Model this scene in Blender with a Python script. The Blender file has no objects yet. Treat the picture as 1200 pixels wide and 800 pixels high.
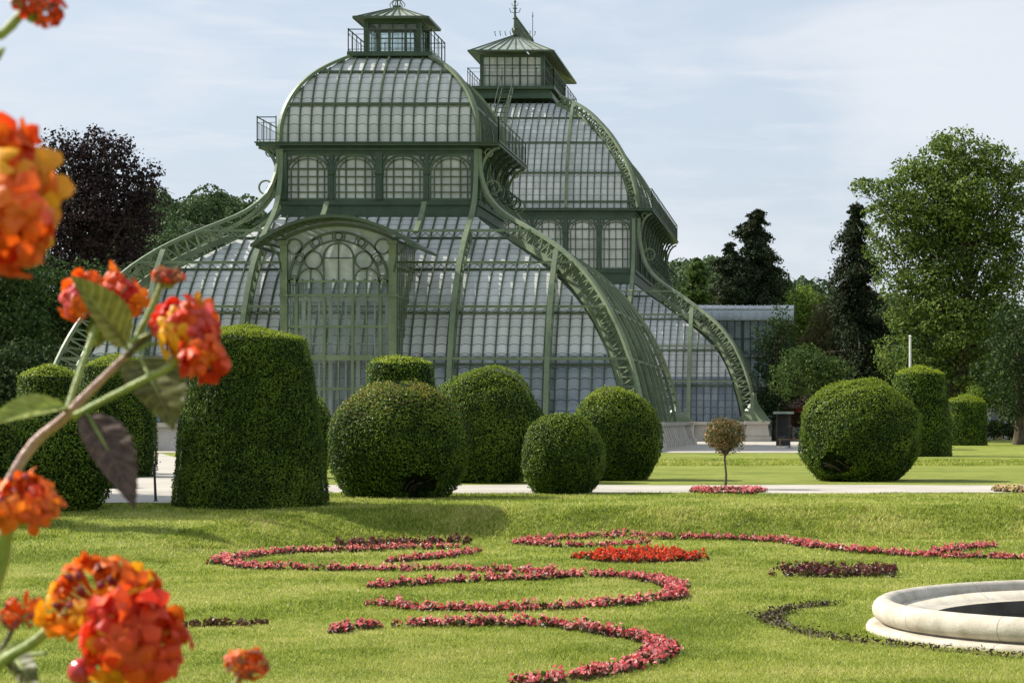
import bpy, math, random
import numpy as np
from mathutils import Vector, Matrix
random.seed(7)
RNG = np.random.default_rng(11)
SC = bpy.context.scene
COL = SC.collection
F = 2600.0; VX = 950.0; VY = 492.0; HC = 1.5
PI = math.pi

# ------------------------------------------------------------ measuring helpers
def ss(a, b, x):
    t = np.clip((np.asarray(x, float)-a)/(b-a), 0, 1)
    return t*t*(3-2*t)
UP = -0.12; LOW = -0.62
def H(x, y):
    x = np.asarray(x, float); y = np.asarray(y, float)
    z = UP*(1-ss(79.0, 83.0, y))
    yb = 39.2 - 9.0*(1-ss(-11.0, -7.4, x))
    lip = 41.3 + 0.25*np.sin(x*0.35)
    z = z + (LOW-UP)*(1-ss(0, 1, (y-yb)/(lip-yb)))
    z = z + 0.012*np.sin(x*0.9+1.3)*np.sin(y*0.5) * (y < 90) * (y > 12)
    return z
def at(px, py, Y):
    return Vector(((px-VX)*Y/F, Y, HC+(VY-py)*Y/F))
def gup(px, py, h=None):
    """point on the upper lawn / on the gravel seen at a place of the photograph"""
    hh = (HC-UP) if h is None else h
    Y = hh*F/(py-VY)
    return Vector(((px-VX)*Y/F, Y, HC-hh))
def glo(px, py):
    """first place where the line of sight meets the lower lawn or the bank"""
    Y = np.arange(15.0, 44.0, 0.02); z = HC+(VY-py)*Y/F; g = H((px-VX)*Y/F, Y); i = int(np.argmax(z <= g))
    if not (z <= g).any(): return gup(px, py, HC-LOW)
    return Vector(((px-VX)*Y[i]/F, Y[i], float(g[i])))

# ------------------------------------------------------------ objects
def link(o, parent=None):
    COL.objects.link(o)
    if parent is not None: o.parent = parent
    return o
def tag(o, label=None, cat=None, group=None, kind=None):
    if label: o['label'] = label
    if cat: o['category'] = cat
    if group: o['group'] = group
    if kind: o['kind'] = kind
    return o
def thing(name, loc, label, cat, group=None, kind=None):
    o = bpy.data.objects.new(name, None); o.empty_display_size = 0.2
    o.location = loc; link(o)
    return tag(o, label, cat, group, kind)
def root_loc(o):
    while o.parent is not None: o = o.parent
    return o.location
def np_mesh(name, V, Fa, mat, parent=None, loc=None, smooth=False, uv=None, midx=None):
    """V (n,3) world coordinates, Fa (m,k) index array"""
    V = np.asarray(V, np.float32); Fa = np.asarray(Fa, np.int32)
    o_ = np.array(root_loc(parent) if parent is not None else (loc if loc is not None else (0, 0, 0)), np.float32)
    me = bpy.data.meshes.new(name)
    n, m, k = len(V), len(Fa), Fa.shape[1]
    me.vertices.add(n); me.vertices.foreach_set('co', (V-o_).ravel())
    me.loops.add(m*k); me.loops.foreach_set('vertex_index', Fa.ravel())
    me.polygons.add(m)
    me.polygons.foreach_set('loop_start', np.arange(0, m*k, k, dtype=np.int32))
    if midx is not None: me.polygons.foreach_set('material_index', np.asarray(midx, np.int32))
    me.update(calc_edges=True)
    if smooth: me.polygons.foreach_set('use_smooth', np.ones(m, bool))
    for mm in (mat if isinstance(mat, (list, tuple)) else [mat]): me.materials.append(mm)
    o = bpy.data.objects.new(name, me)
    if parent is None and loc is not None: o.location = loc
    return link(o, parent)

class MB:
    def __init__(s): s.V = []; s.F = []; s.M = []; s.UV = []; s.mi = 0
    def face(s, pts, uv=None):
        b = len(s.V); s.V += [tuple(p) for p in pts]
        s.F.append(tuple(range(b, b+len(pts)))); s.M.append(s.mi)
        s.UV.append(uv if uv else [(0, 0)]*len(pts))
    def faces(s, V, Fs):
        b = len(s.V); s.V += [tuple(p) for p in V]
        for f in Fs:
            s.F.append(tuple(i+b for i in f)); s.M.append(s.mi); s.UV.append([(0, 0)]*len(f))
    def box(s, c, size, rz=0.0):
        x, y, z = size[0]/2, size[1]/2, size[2]/2
        ca, sa = math.cos(rz), math.sin(rz)
        P = []
        for dz in (-z, z):
            for dx, dy in ((-x, -y), (x, -y), (x, y), (-x, y)):
                P.append((c[0]+dx*ca-dy*sa, c[1]+dx*sa+dy*ca, c[2]+dz))
        s.faces(P, [(3, 2, 1, 0), (4, 5, 6, 7), (0, 1, 5, 4), (1, 2, 6, 5), (2, 3, 7, 6), (3, 0, 4, 7)])
    def sweep(s, path, lat, w, h, close=False):
        """rectangular bar along a path: w across (along lat), h along lat x tangent"""
        P = [Vector(p) for p in path]; lat = Vector(lat).normalized(); n = len(P)
        if n < 2: return
        V = []
        for i in range(n):
            if close: t = P[(i+1) % n]-P[i-1]
            else: t = P[min(i+1, n-1)]-P[max(i-1, 0)]
            if t.length < 1e-9: t = Vector((0, 0, 1))
            t.normalize()
            nn = lat.cross(t)
            if nn.length < 1e-6: nn = Vector((0, 0, 1)).cross(t)
            nn.normalize()
            for a, b in ((-1, -1), (1, -1), (1, 1), (-1, 1)):
                V.append(P[i]+lat*(a*w/2)+nn*(b*h/2))
        Fs = []
        for i in range(n if close else n-1):
            j = (i+1) % n
            for k in range(4):
                k2 = (k+1) % 4
                Fs.append((i*4+k, i*4+k2, j*4+k2, j*4+k))
        if not close: Fs += [(3, 2, 1, 0), tuple((n-1)*4+k for k in range(4))]
        s.faces(V, Fs)
    def bar(s, a, b, w, h=None, up=(0, 0, 1)):
        a = Vector(a); b = Vector(b); t = (b-a)
        if t.length < 1e-6: return
        t.normalize(); up = Vector(up)
        lat = t.cross(up)
        if lat.length < 1e-3: lat = t.cross(Vector((0, 1, 0)))
        if lat.length < 1e-3: lat = Vector((1, 0, 0))
        s.sweep([a, b], lat, w, h or w)
    def tube(s, path, r, n=8, cap=True):
        P = [Vector(p) for p in path]; m = len(P)
        R = r if isinstance(r, (list, tuple)) else [r]*m
        prev = None; V = []
        for i in range(m):
            t = (P[min(i+1, m-1)]-P[max(i-1, 0)]).normalized()
            if prev is None:
                prev = t.cross(Vector((0, 0, 1)))
                if prev.length < 1e-3: prev = t.cross(Vector((0, 1, 0)))
            prev = (prev-t*prev.dot(t)).normalized(); q = t.cross(prev)
            for k in range(n):
                a = 2*PI*k/n
                V.append(P[i]+(prev*math.cos(a)+q*math.sin(a))*R[i])
        Fs = []
        for i in range(m-1):
            for k in range(n):
                k2 = (k+1) % n
                Fs.append((i*n+k, i*n+k2, (i+1)*n+k2, (i+1)*n+k))
        if cap: Fs += [tuple(reversed(range(n))), tuple((m-1)*n+k for k in range(n))]
        s.faces(V, Fs)
    def ring(s, c, r, w, ax_u, ax_v, n=20, thick=None, a0=0.0, a1=2*PI):
        c = Vector(c); u = Vector(ax_u); v = Vector(ax_v); nn = u.cross(v)
        full = abs(a1-a0-2*PI) < 1e-4
        m = n if full else n+1
        path = [c+(u*math.cos(a0+(a1-a0)*i/n)+v*math.sin(a0+(a1-a0)*i/n))*r for i in range(m)]
        s.sweep(path, nn, thick or w, w, close=full)
    def lathe(s, prof, c, n=48, a0=0, a1=2*PI):
        V = []
        for i in range(n):
            a = a0+(a1-a0)*i/n
            for r, z in prof: V.append((c[0]+r*math.cos(a), c[1]+r*math.sin(a), c[2]+z))
        m = len(prof); Fs = []
        for i in range(n):
            j = (i+1) % n
            for k in range(m-1): Fs.append((i*m+k, j*m+k, j*m+k+1, i*m+k+1))
        s.faces(V, Fs)
    def build(s, name, mat, parent=None, loc=None, smooth=False, bevel=0, uv=False):
        o_ = Vector(root_loc(parent) if parent is not None else (loc if loc is not None else (0, 0, 0)))
        me = bpy.data.meshes.new(name)
        me.from_pydata([tuple(Vector(v)-o_) for v in s.V], [], s.F)
        if uv:
            L = me.uv_layers.new(name='UVMap')
            flat = [c for f in s.UV for p in f for c in p]
            L.data.foreach_set('uv', flat)
        for m in (mat if isinstance(mat, (list, tuple)) else [mat]): me.materials.append(m)
        me.polygons.foreach_set('material_index', s.M)
        if smooth: me.polygons.foreach_set('use_smooth', [True]*len(me.polygons))
        me.update()
        o = bpy.data.objects.new(name, me)
        if parent is None and loc is not None: o.location = loc
        link(o, parent)
        if bevel:
            b = o.modifiers.new('bevel', 'BEVEL'); b.width = bevel; b.segments = 2; b.limit_method = 'ANGLE'
        return o

# ------------------------------------------------------------ materials
MATS = {}
class NT:
    def __init__(s, name):
        m = bpy.data.materials.new(name); m.use_nodes = True; s.m = m; s.t = m.node_tree; s.t.nodes.clear()
        s.out = s.n('ShaderNodeOutputMaterial'); MATS[name] = m
    def n(s, typ, **kw):
        nd = s.t.nodes.new(typ)
        for k, v in kw.items():
            if k in nd.inputs.keys(): nd.inputs[k].default_value = v
            else: setattr(nd, k, v)
        return nd
    def l(s, a, b): s.t.links.new(a, b)
    def noise(s, scale, detail=3, vec=None, rough=0.55):
        nd = s.n('ShaderNodeTexNoise'); nd.inputs['Scale'].default_value = scale
        nd.inputs['Detail'].default_value = detail; nd.inputs['Roughness'].default_value = rough
        if vec is None: vec = s.pos()
        s.l(vec, nd.inputs['Vector']); return nd.outputs['Fac']
    def pos(s):
        if not hasattr(s, '_p'): s._p = s.n('ShaderNodeNewGeometry')
        return s._p.outputs['Position']
    def scaled(s, vec, sc):
        m = s.n('ShaderNodeMapping'); m.inputs['Scale'].default_value = sc; s.l(vec, m.inputs['Vector']); return m.outputs[0]
    def ramp(s, fac, stops):
        r = s.n('ShaderNodeValToRGB'); e = r.color_ramp.elements
        while len(e) < len(stops): e.new(0.5)
        for i, (p, c) in enumerate(stops):
            e[i].position = p; e[i].color = (*c, 1) if len(c) == 3 else c
        s.l(fac, r.inputs[0]); return r.outputs[0]
    def mix(s, fac, a, b, mode='MIX'):
        x = s.n('ShaderNodeMix', data_type='RGBA', blend_type=mode)
        for inp, v in ((x.inputs[0], fac), (x.inputs[6], a), (x.inputs[7], b)):
            if isinstance(v, (int, float)): inp.default_value = v
            elif isinstance(v, tuple): inp.default_value = (*v, 1) if len(v) == 3 else v
            else: s.l(v, inp)
        return x.outputs[2]
    def math(s, op, a, b=0.0, c=None):
        x = s.n('ShaderNodeMath', operation=op)
        for i, v in enumerate((a, b) if c is None else (a, b, c)):
            if isinstance(v, (int, float)): x.inputs[i].default_value = v
            else: s.l(v, x.inputs[i])
        return x.outputs[0]
    def bump(s, h, strength=0.3, dist=0.02):
        b = s.n('ShaderNodeBump'); b.inputs['Strength'].default_value = strength; b.inputs['Distance'].default_value = dist
        s.l(h, b.inputs['Height']); return b.outputs[0]
    def pbr(s, col, rough=0.6, metal=0.0, spec=0.5, normal=None):
        p = s.n('ShaderNodeBsdfPrincipled')
        if isinstance(col, tuple): p.inputs['Base Color'].default_value = (*col, 1)
        else: s.l(col, p.inputs['Base Color'])
        if isinstance(rough, (int, float)): p.inputs['Roughness'].default_value = rough
        else: s.l(rough, p.inputs['Roughness'])
        p.inputs['Metallic'].default_value = metal
        p.inputs['Specular IOR Level'].default_value = spec
        if normal is not None: s.l(normal, p.inputs['Normal'])
        return p.outputs[0]
    def mixs(s, fac, a, b):
        x = s.n('ShaderNodeMixShader')
        if isinstance(fac, (int, float)): x.inputs[0].default_value = fac
        else: s.l(fac, x.inputs[0])
        s.l(a, x.inputs[1]); s.l(b, x.inputs[2]); return x.outputs[0]
    def end(s, sh): s.l(sh, s.out.inputs['Surface']); return s.m

def paint(name, c1, c2, rough=0.5, scale=1.2, spec=0.4, bump=0.15, wear=False):
    t = NT(name)
    a = t.noise(scale, 5); b = t.noise(scale*9, 4)
    f = t.math('ADD', t.math('MULTIPLY', a, 0.65), t.math('MULTIPLY', b, 0.35))
    col = t.ramp(f, [(0.35, c1), (0.62, c2)])
    if wear:
        w_ = t.noise(1.7, 7, t.scaled(t.pos(), (1, 1, 0.3)), 0.72); g_ = t.noise(5.0, 6, None, 0.7)
        col = t.mix(t.math('MULTIPLY', t.ramp(w_, [(0.52, (0,)*3), (0.72, (1,)*3)]), 0.55), col, tuple(x*0.45 for x in c1))
        col = t.mix(t.math('MULTIPLY', t.ramp(g_, [(0.62, (0,)*3), (0.75, (1,)*3)]), 0.6), col, (0.13, 0.075, 0.035))
    return t.end(t.pbr(col, rough, 0, spec, t.bump(b, bump, 0.01)))
GREEN = paint('green_paint', (0.105, 0.145, 0.085), (0.185, 0.235, 0.135), 0.45, 0.7, wear=True)
GREEND = paint('dark_green_paint', (0.028, 0.055, 0.036), (0.055, 0.095, 0.055), 0.5, 0.8, wear=True)
GREENV = paint('bar_green_paint', (0.045, 0.07, 0.045), (0.085, 0.12, 0.07), 0.5, 0.5)
CREAM = paint('cream_paint', (0.62, 0.6, 0.52), (0.8, 0.79, 0.72), 0.5, 2.0)
DMETAL = paint('dark_metal', (0.02, 0.022, 0.02), (0.05, 0.05, 0.045), 0.5, 3.0)
LEAD = paint('lead_roof', (0.2, 0.24, 0.21), (0.36, 0.4, 0.35), 0.45, 2.0)
WHITE = paint('white_paint', (0.7, 0.7, 0.68), (0.85, 0.85, 0.83), 0.45, 3.0)
WOODB = paint('brown_boards', (0.16, 0.09, 0.04), (0.28, 0.17, 0.08), 0.7, 6.0)

def stone(name, c1, c2, scale=3.0, stain=0.25, joints=None):
    t = NT(name)
    a = t.noise(scale, 6); b = t.noise(scale*22, 3); c = t.noise(scale*0.35, 4)
    col = t.ramp(a, [(0.3, c1), (0.7, c2)])
    col = t.mix(t.ramp(b, [(0.35, (0.0,)*3), (0.7, (0.35,)*3)]), col, tuple(x*0.6 for x in c1))
    col = t.mix(t.math('MULTIPLY', t.ramp(c, [(0.5, (0,)*3), (0.75, (1,)*3)]), stain), col, (0.13, 0.12, 0.10))
    if joints:
        sp = t.n('ShaderNodeSeparateXYZ'); t.l(t.pos(), sp.inputs[0])
        an = t.math('ARCTAN2', t.math('SUBTRACT', sp.outputs[1], joints[1]), t.math('SUBTRACT', sp.outputs[0], joints[0]))
        fr = t.math('FRACT', t.math('MULTIPLY', an, joints[2]/6.28318)); jl = t.math('LESS_THAN', fr, 0.007)
        col = t.mix(t.math('MULTIPLY', jl, 0.7), col, (0.12, 0.1, 0.07))
        low = t.ramp(t.math('ADD', sp.outputs[2], t.math('MULTIPLY', t.noise(7, 4), 0.12)), [(0.0, (1,)*3), (1.0, (0,)*3)])
        moss = t.math('MULTIPLY', t.ramp(t.noise(5, 6, rough=0.7), [(0.5, (0,)*3), (0.7, (1,)*3)]), 0.4)
        col = t.mix(moss, col, (0.24, 0.22, 0.14))
    return t.end(t.pbr(col, 0.85, 0, 0.25, t.bump(t.math('ADD', a, t.math('MULTIPLY', b, 0.5)), 0.5, 0.02)))
STONE = stone('sandstone', (0.42, 0.39, 0.34), (0.58, 0.55, 0.49), 1.2, 0.5)
BASIN = stone('basin_stone', (0.47, 0.42, 0.33), (0.66, 0.62, 0.53), 4.0, 0.3, (3.5, 22.65, 14))
WETST = stone('wet_stone', (0.06, 0.055, 0.045), (0.12, 0.11, 0.09), 3.0, 0.3)

def glass(name, c1, c2, trans, lap=0.5, pane=0.6, rough=0.18, transl=0.35, lapcol=(0.05, 0.07, 0.055)):
    t = NT(name)
    uv = t.n('ShaderNodeUVMap').outputs[0]
    sp = t.n('ShaderNodeSeparateXYZ'); t.l(uv, sp.inputs[0])
    U = t.math('DIVIDE', sp.outputs[0], pane); fu = t.math('FRACT', U)
    cu = t.math('SUBTRACT', fu, 0.5)
    V = t.math('ADD', t.math('DIVIDE', sp.outputs[1], lap), t.math('MULTIPLY', t.math('MULTIPLY', cu, cu), 0.75))
    fv = t.math('FRACT', V)
    line = t.math('LESS_THAN', fv, 0.085)
    cell = t.n('ShaderNodeCombineXYZ'); t.l(t.math('FLOOR', U), cell.inputs[0]); t.l(t.math('FLOOR', V), cell.inputs[1])
    wn = t.n('ShaderNodeTexWhiteNoise', noise_dimensions='3D'); t.l(cell.outputs[0], wn.inputs['Vector'])
    big = t.noise(0.35, 4); st = t.noise(2.6, 5, t.scaled(t.pos(), (1, 1, 0.35)))
    f = t.math('ADD', t.math('MULTIPLY', wn.outputs['Value'], 0.4), t.math('ADD', t.math('MULTIPLY', big, 0.45), t.math('MULTIPLY', st, 0.45)))
    col = t.ramp(f, [(0.35, c1), (0.95, c2)])
    col = t.mix(t.math('MULTIPLY', line, 0.85), col, lapcol)
    nm = t.bump(t.math('ADD', st, t.math('MULTIPLY', fv, 0.5)), 0.12, 0.03)
    d = t.n('ShaderNodeBsdfDiffuse'); t.l(col, d.inputs[0])
    tr = t.n('ShaderNodeBsdfTranslucent'); t.l(col, tr.inputs[0])
    body = t.mixs(transl, d.outputs[0], tr.outputs[0])
    tp = t.n('ShaderNodeBsdfTransparent'); tp.inputs[0].default_value = (0.85, 0.93, 0.92, 1)
    patch = t.ramp(t.noise(0.55, 4), [(0.42, (0.35,)*3), (0.68, (2.6,)*3)])
    tfac = t.math('MULTIPLY', patch, t.math('MULTIPLY', t.math('SUBTRACT', 1.0, line), t.math('ADD', trans*0.6, t.math('MULTIPLY', wn.outputs['Value'], trans*0.8))))
    tfac = t.math('MINIMUM', tfac, 0.85)
    body = t.mixs(tfac, body, tp.outputs[0])
    g = t.n('ShaderNodeBsdfGlossy'); g.inputs['Roughness'].default_value = rough; t.l(nm, g.inputs['Normal'])
    fr = t.n('ShaderNodeFresnel'); fr.inputs['IOR'].default_value = 1.5; t.l(nm, fr.inputs['Normal'])
    return t.end(t.mixs(t.math('MULTIPLY', fr.outputs[0], 0.9), body, g.outputs[0]))
GLASS = glass('whitewashed_glass', (0.6, 0.63, 0.61), (0.86, 0.88, 0.85), 0.06, transl=0.12)
GLASSB = glass('bare_glass', (0.26, 0.32, 0.38), (0.48, 0.55, 0.62), 0.14, lap=0.55, rough=0.08)
GLASSM = glass('whitewashed_glass_fine', (0.58, 0.61, 0.6), (0.84, 0.86, 0.83), 0.06, transl=0.12, lap=0.5, pane=0.5)
GLASSMB = glass('bare_glass_fine', (0.24, 0.3, 0.38), (0.44, 0.52, 0.62), 0.14, lap=0.5, pane=0.5, rough=0.08)
GLASSW = glass('window_glass', (0.45, 0.48, 0.44), (0.75, 0.76, 0.71), 0.12, transl=0.12, lap=5.0, pane=0.45)
GLASSC = glass('clear_glass', (0.2, 0.25, 0.23), (0.32, 0.37, 0.34), 2.4, lap=5.0, pane=0.5, rough=0.05)
GLASSTY = glass('milky_glass', (0.42, 0.46, 0.42), (0.66, 0.7, 0.64), 0.25, lap=5.0, pane=0.5, transl=0.3)
GLASSA = glass('annex_glass', (0.22, 0.32, 0.32), (0.42, 0.54, 0.54), 0.25, lap=3.3, pane=0.6, rough=0.1)
GLASST = glass('pale_roof_glass', (0.42, 0.5, 0.52), (0.6, 0.68, 0.7), 0.15, lap=3.3, pane=0.6)

def foliage(name, cols, transl=0.3, rough=0.55, patch=0.8, spec=0.3, patchamt=0.5, contrast=False):
    """leaf colour varies leaf by leaf (random per island) and in patches"""
    t = NT(name)
    g = t.n('ShaderNodeNewGeometry')
    rnd = g.outputs['Random Per Island']
    big = t.noise(patch, 3)
    if contrast:
        big = t.ramp(t.noise(patch, 6, None, 0.7), [(0.36, (0.0,)*3), (0.64, (1.0,)*3)])
    f = t.math('ADD', t.math('MULTIPLY', rnd, 1-patchamt), t.math('MULTIPLY', big, patchamt))
    n = len(cols)
    col = t.ramp(f, [(0.2+0.6*i/(n-1), c) for i, c in enumerate(cols)])
    p = t.pbr(col, rough, 0, spec)
    tr = t.n('ShaderNodeBsdfTranslucent'); t.l(col, tr.inputs[0])
    return t.end(t.mixs(transl, p, tr.outputs[0]))

# ------------------------------------------------------------ leaf clouds
def leaf_quads(P, size, N=None, spread=0.6, aspect=0.6, rng=RNG):
    """P (n,3) centres, returns V, F of diamond leaves; N normals pull the facing"""
    n = len(P)
    R = rng.normal(size=(n, 3))
    if N is not None: R = N + R*spread
    R /= np.linalg.norm(R, axis=1, keepdims=True)+1e-9
    T = rng.normal(size=(n, 3)); T -= R*(T*R).sum(1, keepdims=True); T /= np.linalg.norm(T, axis=1, keepdims=True)+1e-9
    B = np.cross(R, T)
    s = (size*(0.65+0.7*rng.random(n)))[:, None] if np.isscalar(size) else (size*(0.65+0.7*rng.random(n)))[:, None]
    V = np.stack([P-T*s/2, P+B*s*aspect/2, P+T*s/2, P-B*s*aspect/2], 1).reshape(-1, 3)
    Fa = np.arange(n*4).reshape(n, 4)
    return V, Fa
def noise3(P, scale, seed=0):
    r = np.random.default_rng(seed); out = np.zeros(len(P))
    for i in range(5):
        k = r.normal(size=3)*scale*(1+0.55*i); out += np.sin(P@k+r.random()*6.28)/(1+0.4*i)
    return out/2.2
# ------------------------------------------------------------ world, sun, camera
SUNV = Vector((-1.24, 0.42, 1.0)).normalized()
elev = math.asin(SUNV.z)
w = bpy.data.worlds.new("World"); SC.world = w; w.use_nodes = True
nt = w.node_tree; bg = nt.nodes['Background']
sky = nt.nodes.new('ShaderNodeTexSky'); sky.sky_type = 'NISHITA'; sky.sun_disc = False
sky.sun_elevation = elev; sky.sun_rotation = math.atan2(SUNV.x, SUNV.y)
sky.air_density = 1.0; sky.dust_density = 1.6; sky.ozone_density = 1.6
tc = nt.nodes.new('ShaderNodeTexCoord')
def wmap(sc, loc=(0, 0, 0)):
    m = nt.nodes.new('ShaderNodeMapping'); m.inputs['Scale'].default_value = sc; m.inputs['Location'].default_value = loc
    nt.links.new(tc.outputs['Generated'], m.inputs['Vector']); return m.outputs[0]
def wnoise(sc, scale, detail, dist=0.0, loc=(0, 0, 0)):
    n = nt.nodes.new('ShaderNodeTexNoise'); n.inputs['Scale'].default_value = scale; n.inputs['Detail'].default_value = detail
    n.inputs['Roughness'].default_value = 0.55; n.inputs['Distortion'].default_value = dist
    nt.links.new(wmap(sc, loc), n.inputs['Vector']); return n.outputs['Fac']
def wramp(f, a, b, lo=0.0, hi=1.0):
    m = nt.nodes.new('ShaderNodeMapRange'); m.interpolation_type = 'SMOOTHSTEP'
    m.inputs[1].default_value = a; m.inputs[2].default_value = b; m.inputs[3].default_value = lo; m.inputs[4].default_value = hi
    nt.links.new(f, m.inputs[0]); return m.outputs[0]
def wmix(f, a, b):
    m = nt.nodes.new('ShaderNodeMix'); m.data_type = 'RGBA'
    nt.links.new(f, m.inputs[0])
    for i, v in ((6, a), (7, b)):
        if isinstance(v, tuple): m.inputs[i].default_value = (*v, 1)
        else: nt.links.new(v, m.inputs[i])
    return m.outputs[2]
c1 = wramp(wnoise((1.0, 1.0, 3.6), 5.0, 7, 0.5, (0.3, 0.1, 0.4)), 0.42, 0.66, 0.0, 0.75)
c2 = wramp(wnoise((1.0, 1.0, 7.0), 14.0, 6, 0.3, (3, 1, 2)), 0.48, 0.75, 0.0, 0.45)
CLOUDC = (6.2, 6.45, 6.9); VEIL = (5.0, 5.6, 6.4)
k = nt.nodes.new('ShaderNodeValue'); k.outputs[0].default_value = 0.72
c0 = wmix(k.outputs[0], sky.outputs[0], VEIL)
sx = nt.nodes.new('ShaderNodeSeparateXYZ'); nt.links.new(tc.outputs['Generated'], sx.inputs[0])
hz = wramp(sx.outputs[2], 0.0, 0.11, 0.75, 0.0)
c0 = wmix(hz, c0, (6.0, 6.2, 6.7))
c3 = wmix(c1, c0, CLOUDC); c4 = wmix(c2, c3, CLOUDC)
nt.links.new(c4, bg.inputs['Color']); bg.inputs['Strength'].default_value = 0.088
sd = bpy.data.lights.new('sun', 'SUN'); sd.energy = 5.0; sd.angle = math.radians(0.5); sd.color = (1.0, 0.93, 0.82)
so = bpy.data.objects.new('sun', sd); link(so); so.rotation_euler = (-SUNV).to_track_quat('-Z', 'Y').to_euler(); so.location = (-60, 40, 80)
cd = bpy.data.cameras.new('camera'); cd.sensor_width = 36; cd.lens = 36*F/1200.0
cd.shift_x = -(VX-600)/1200.0; cd.shift_y = (VY-400)/1200.0
cd.clip_start = 0.05; cd.clip_end = 6000
cd.dof.use_dof = True; cd.dof.focus_distance = 60; cd.dof.aperture_fstop = 40
co = bpy.data.objects.new('camera', cd); link(co); co.location = (0, 0, HC); co.rotation_euler = (PI/2, 0, 0)
SC.camera = co
vs = SC.view_settings; vs.view_transform = 'Standard'; vs.look = 'None'; vs.gamma = 1; vs.exposure = 0.64; vs.use_curve_mapping = False
SC.cycles.max_bounces = 8; SC.cycles.transparent_max_bounces = 16; SC.cycles.diffuse_bounces = 3; SC.cycles.glossy_bounces = 3
SC.cycles.transmission_bounces = 4; SC.cycles.caustics_reflective = False; SC.cycles.caustics_refractive = False

# ------------------------------------------------------------ ground
FC = (3.5, 22.65)      # fountain centre
t = NT('lawn')
p = t.pos()
a = t.noise(0.35, 4); b = t.noise(2.2, 6); c = t.noise(38, 3, t.scaled(p, (1, 0.35, 1))); d = t.noise(150, 2, t.scaled(p, (1, 0.5, 1)))
f = t.math('ADD', t.math('MULTIPLY', a, 0.35), t.math('ADD', t.math('MULTIPLY', b, 0.25), t.math('ADD', t.math('MULTIPLY', c, 0.25), t.math('MULTIPLY', d, 0.15))))
col = t.ramp(f, [(0.38, (0.15, 0.19, 0.03)), (0.5, (0.27, 0.32, 0.05)), (0.62, (0.4, 0.43, 0.1))])
LAWN = t.end(t.pbr(col, 0.8, 0, 0.15, t.bump(t.math('ADD', c, t.math('ADD', d, b)), 0.9, 0.05)))
t = NT('gravel')
a = t.noise(0.5, 4); b = t.noise(60, 3)
col = t.ramp(t.math('ADD', t.math('MULTIPLY', a, 0.5), t.math('MULTIPLY', b, 0.5)), [(0.35, (0.34, 0.315, 0.275)), (0.65, (0.52, 0.49, 0.43))])
GRAVEL = t.end(t.pbr(col, 0.9, 0, 0.15, t.bump(b, 0.5, 0.01)))
t = NT('soil')
b = t.noise(25, 4)
SOIL = t.end(t.pbr(t.ramp(b, [(0.35, (0.02, 0.015, 0.01)), (0.65, (0.07, 0.05, 0.035))]), 0.95, 0, 0.1, t.bump(b, 0.8, 0.03)))

xs = np.concatenate([np.array([-3000, -1200, -500, -250, -120, -80, -60, -45, -35, -28, -23]), np.arange(-19, -12, 0.6), np.arange(-12, 9.01, 0.2), np.arange(9.6, 16, 0.8), np.array([18, 22, 28, 36, 50, 70, 100, 200, 500, 1200, 3000])])
ys = np.concatenate([np.array([-1500, -300, -60, -10, 0, 5, 10]), np.arange(13, 44, 0.2), np.arange(44, 78, 2.0), np.arange(78, 84, 0.4), np.arange(85, 103, 3), np.array([105, 110, 130, 170, 220, 300, 450, 700, 1200, 4500])])
gx, gy = np.meshgrid(xs, ys); gz = H(gx, gy)
V = np.stack([gx.ravel(), gy.ravel(), gz.ravel()], 1)
nx, ny = len(xs), len(ys)
i, j = np.meshgrid(np.arange(nx-1), np.arange(ny-1)); a0 = (j*nx+i).ravel()
Fa = np.stack([a0, a0+1, a0+1+nx, a0+nx], 1)
cen = V[Fa].mean(1); keep = np.hypot(cen[:, 0]-FC[0], cen[:, 1]-FC[1]) > 2.62
tag(np_mesh('lawn', V, Fa[keep], LAWN, smooth=True), kind='structure')

def sheet(name, poly, mat, dz=0.012, step=0.6):
    """flat ground sheet laid over the ground: a convex outline seen from above, cut into rows that follow the height"""
    P = [Vector((p[0], p[1])) for p in poly]
    y0 = min(p.y for p in P); y1 = max(p.y for p in P)
    n = max(2, int((y1-y0)/step)); rows = []
    for k in range(n+1):
        y = y0+(y1-y0)*k/n; y = min(max(y, y0+1e-4), y1-1e-4); X = []
        for i in range(len(P)):
            a, b = P[i], P[(i+1) % len(P)]
            if (a.y-y)*(b.y-y) <= 0 and abs(a.y-b.y) > 1e-9: X.append(a.x+(b.x-a.x)*(y-a.y)/(b.y-a.y))
        rows.append((min(X), max(X), y))
    V = []; Fs = []; m = 24
    for r in rows:
        for q in range(m+1):
            x = r[0]+(r[1]-r[0])*q/m; V.append((x, r[2], float(H(x, r[2]))+dz))
    for k in range(n):
        for q in range(m):
            a = k*(m+1)+q; Fs.append((a, a+1, a+m+2, a+m+1))
    return tag(np_mesh(name, V, Fs, mat), kind='structure')
# garden path running across, wide gravel cross path on the left, gravel forecourt of the glasshouse
ya = gup(600, 578).y; yb = gup(600, 568.5).y
sheet('garden_path', [(-18, ya), (14, ya), (14, yb), (-18, yb)], GRAVEL, 0.012)
q = [gup(90, 590), gup(262, 590), gup(262, 572), gup(214, 538), gup(178, 538), gup(150, 560)]
sheet('side_path', [(-14.2, gup(0, 590).y), (-10.6, gup(0, 590).y), (-11.5, ya), (-29, 99), (-36, 99), (-17.5, gup(0, 575).y)], GRAVEL, 0.016)
sheet('forecourt', [(-75, 101.2), (0.4, 101.2), (6, 150), (8, 205), (-75, 205)], GRAVEL, 0.014, 8)

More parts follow.
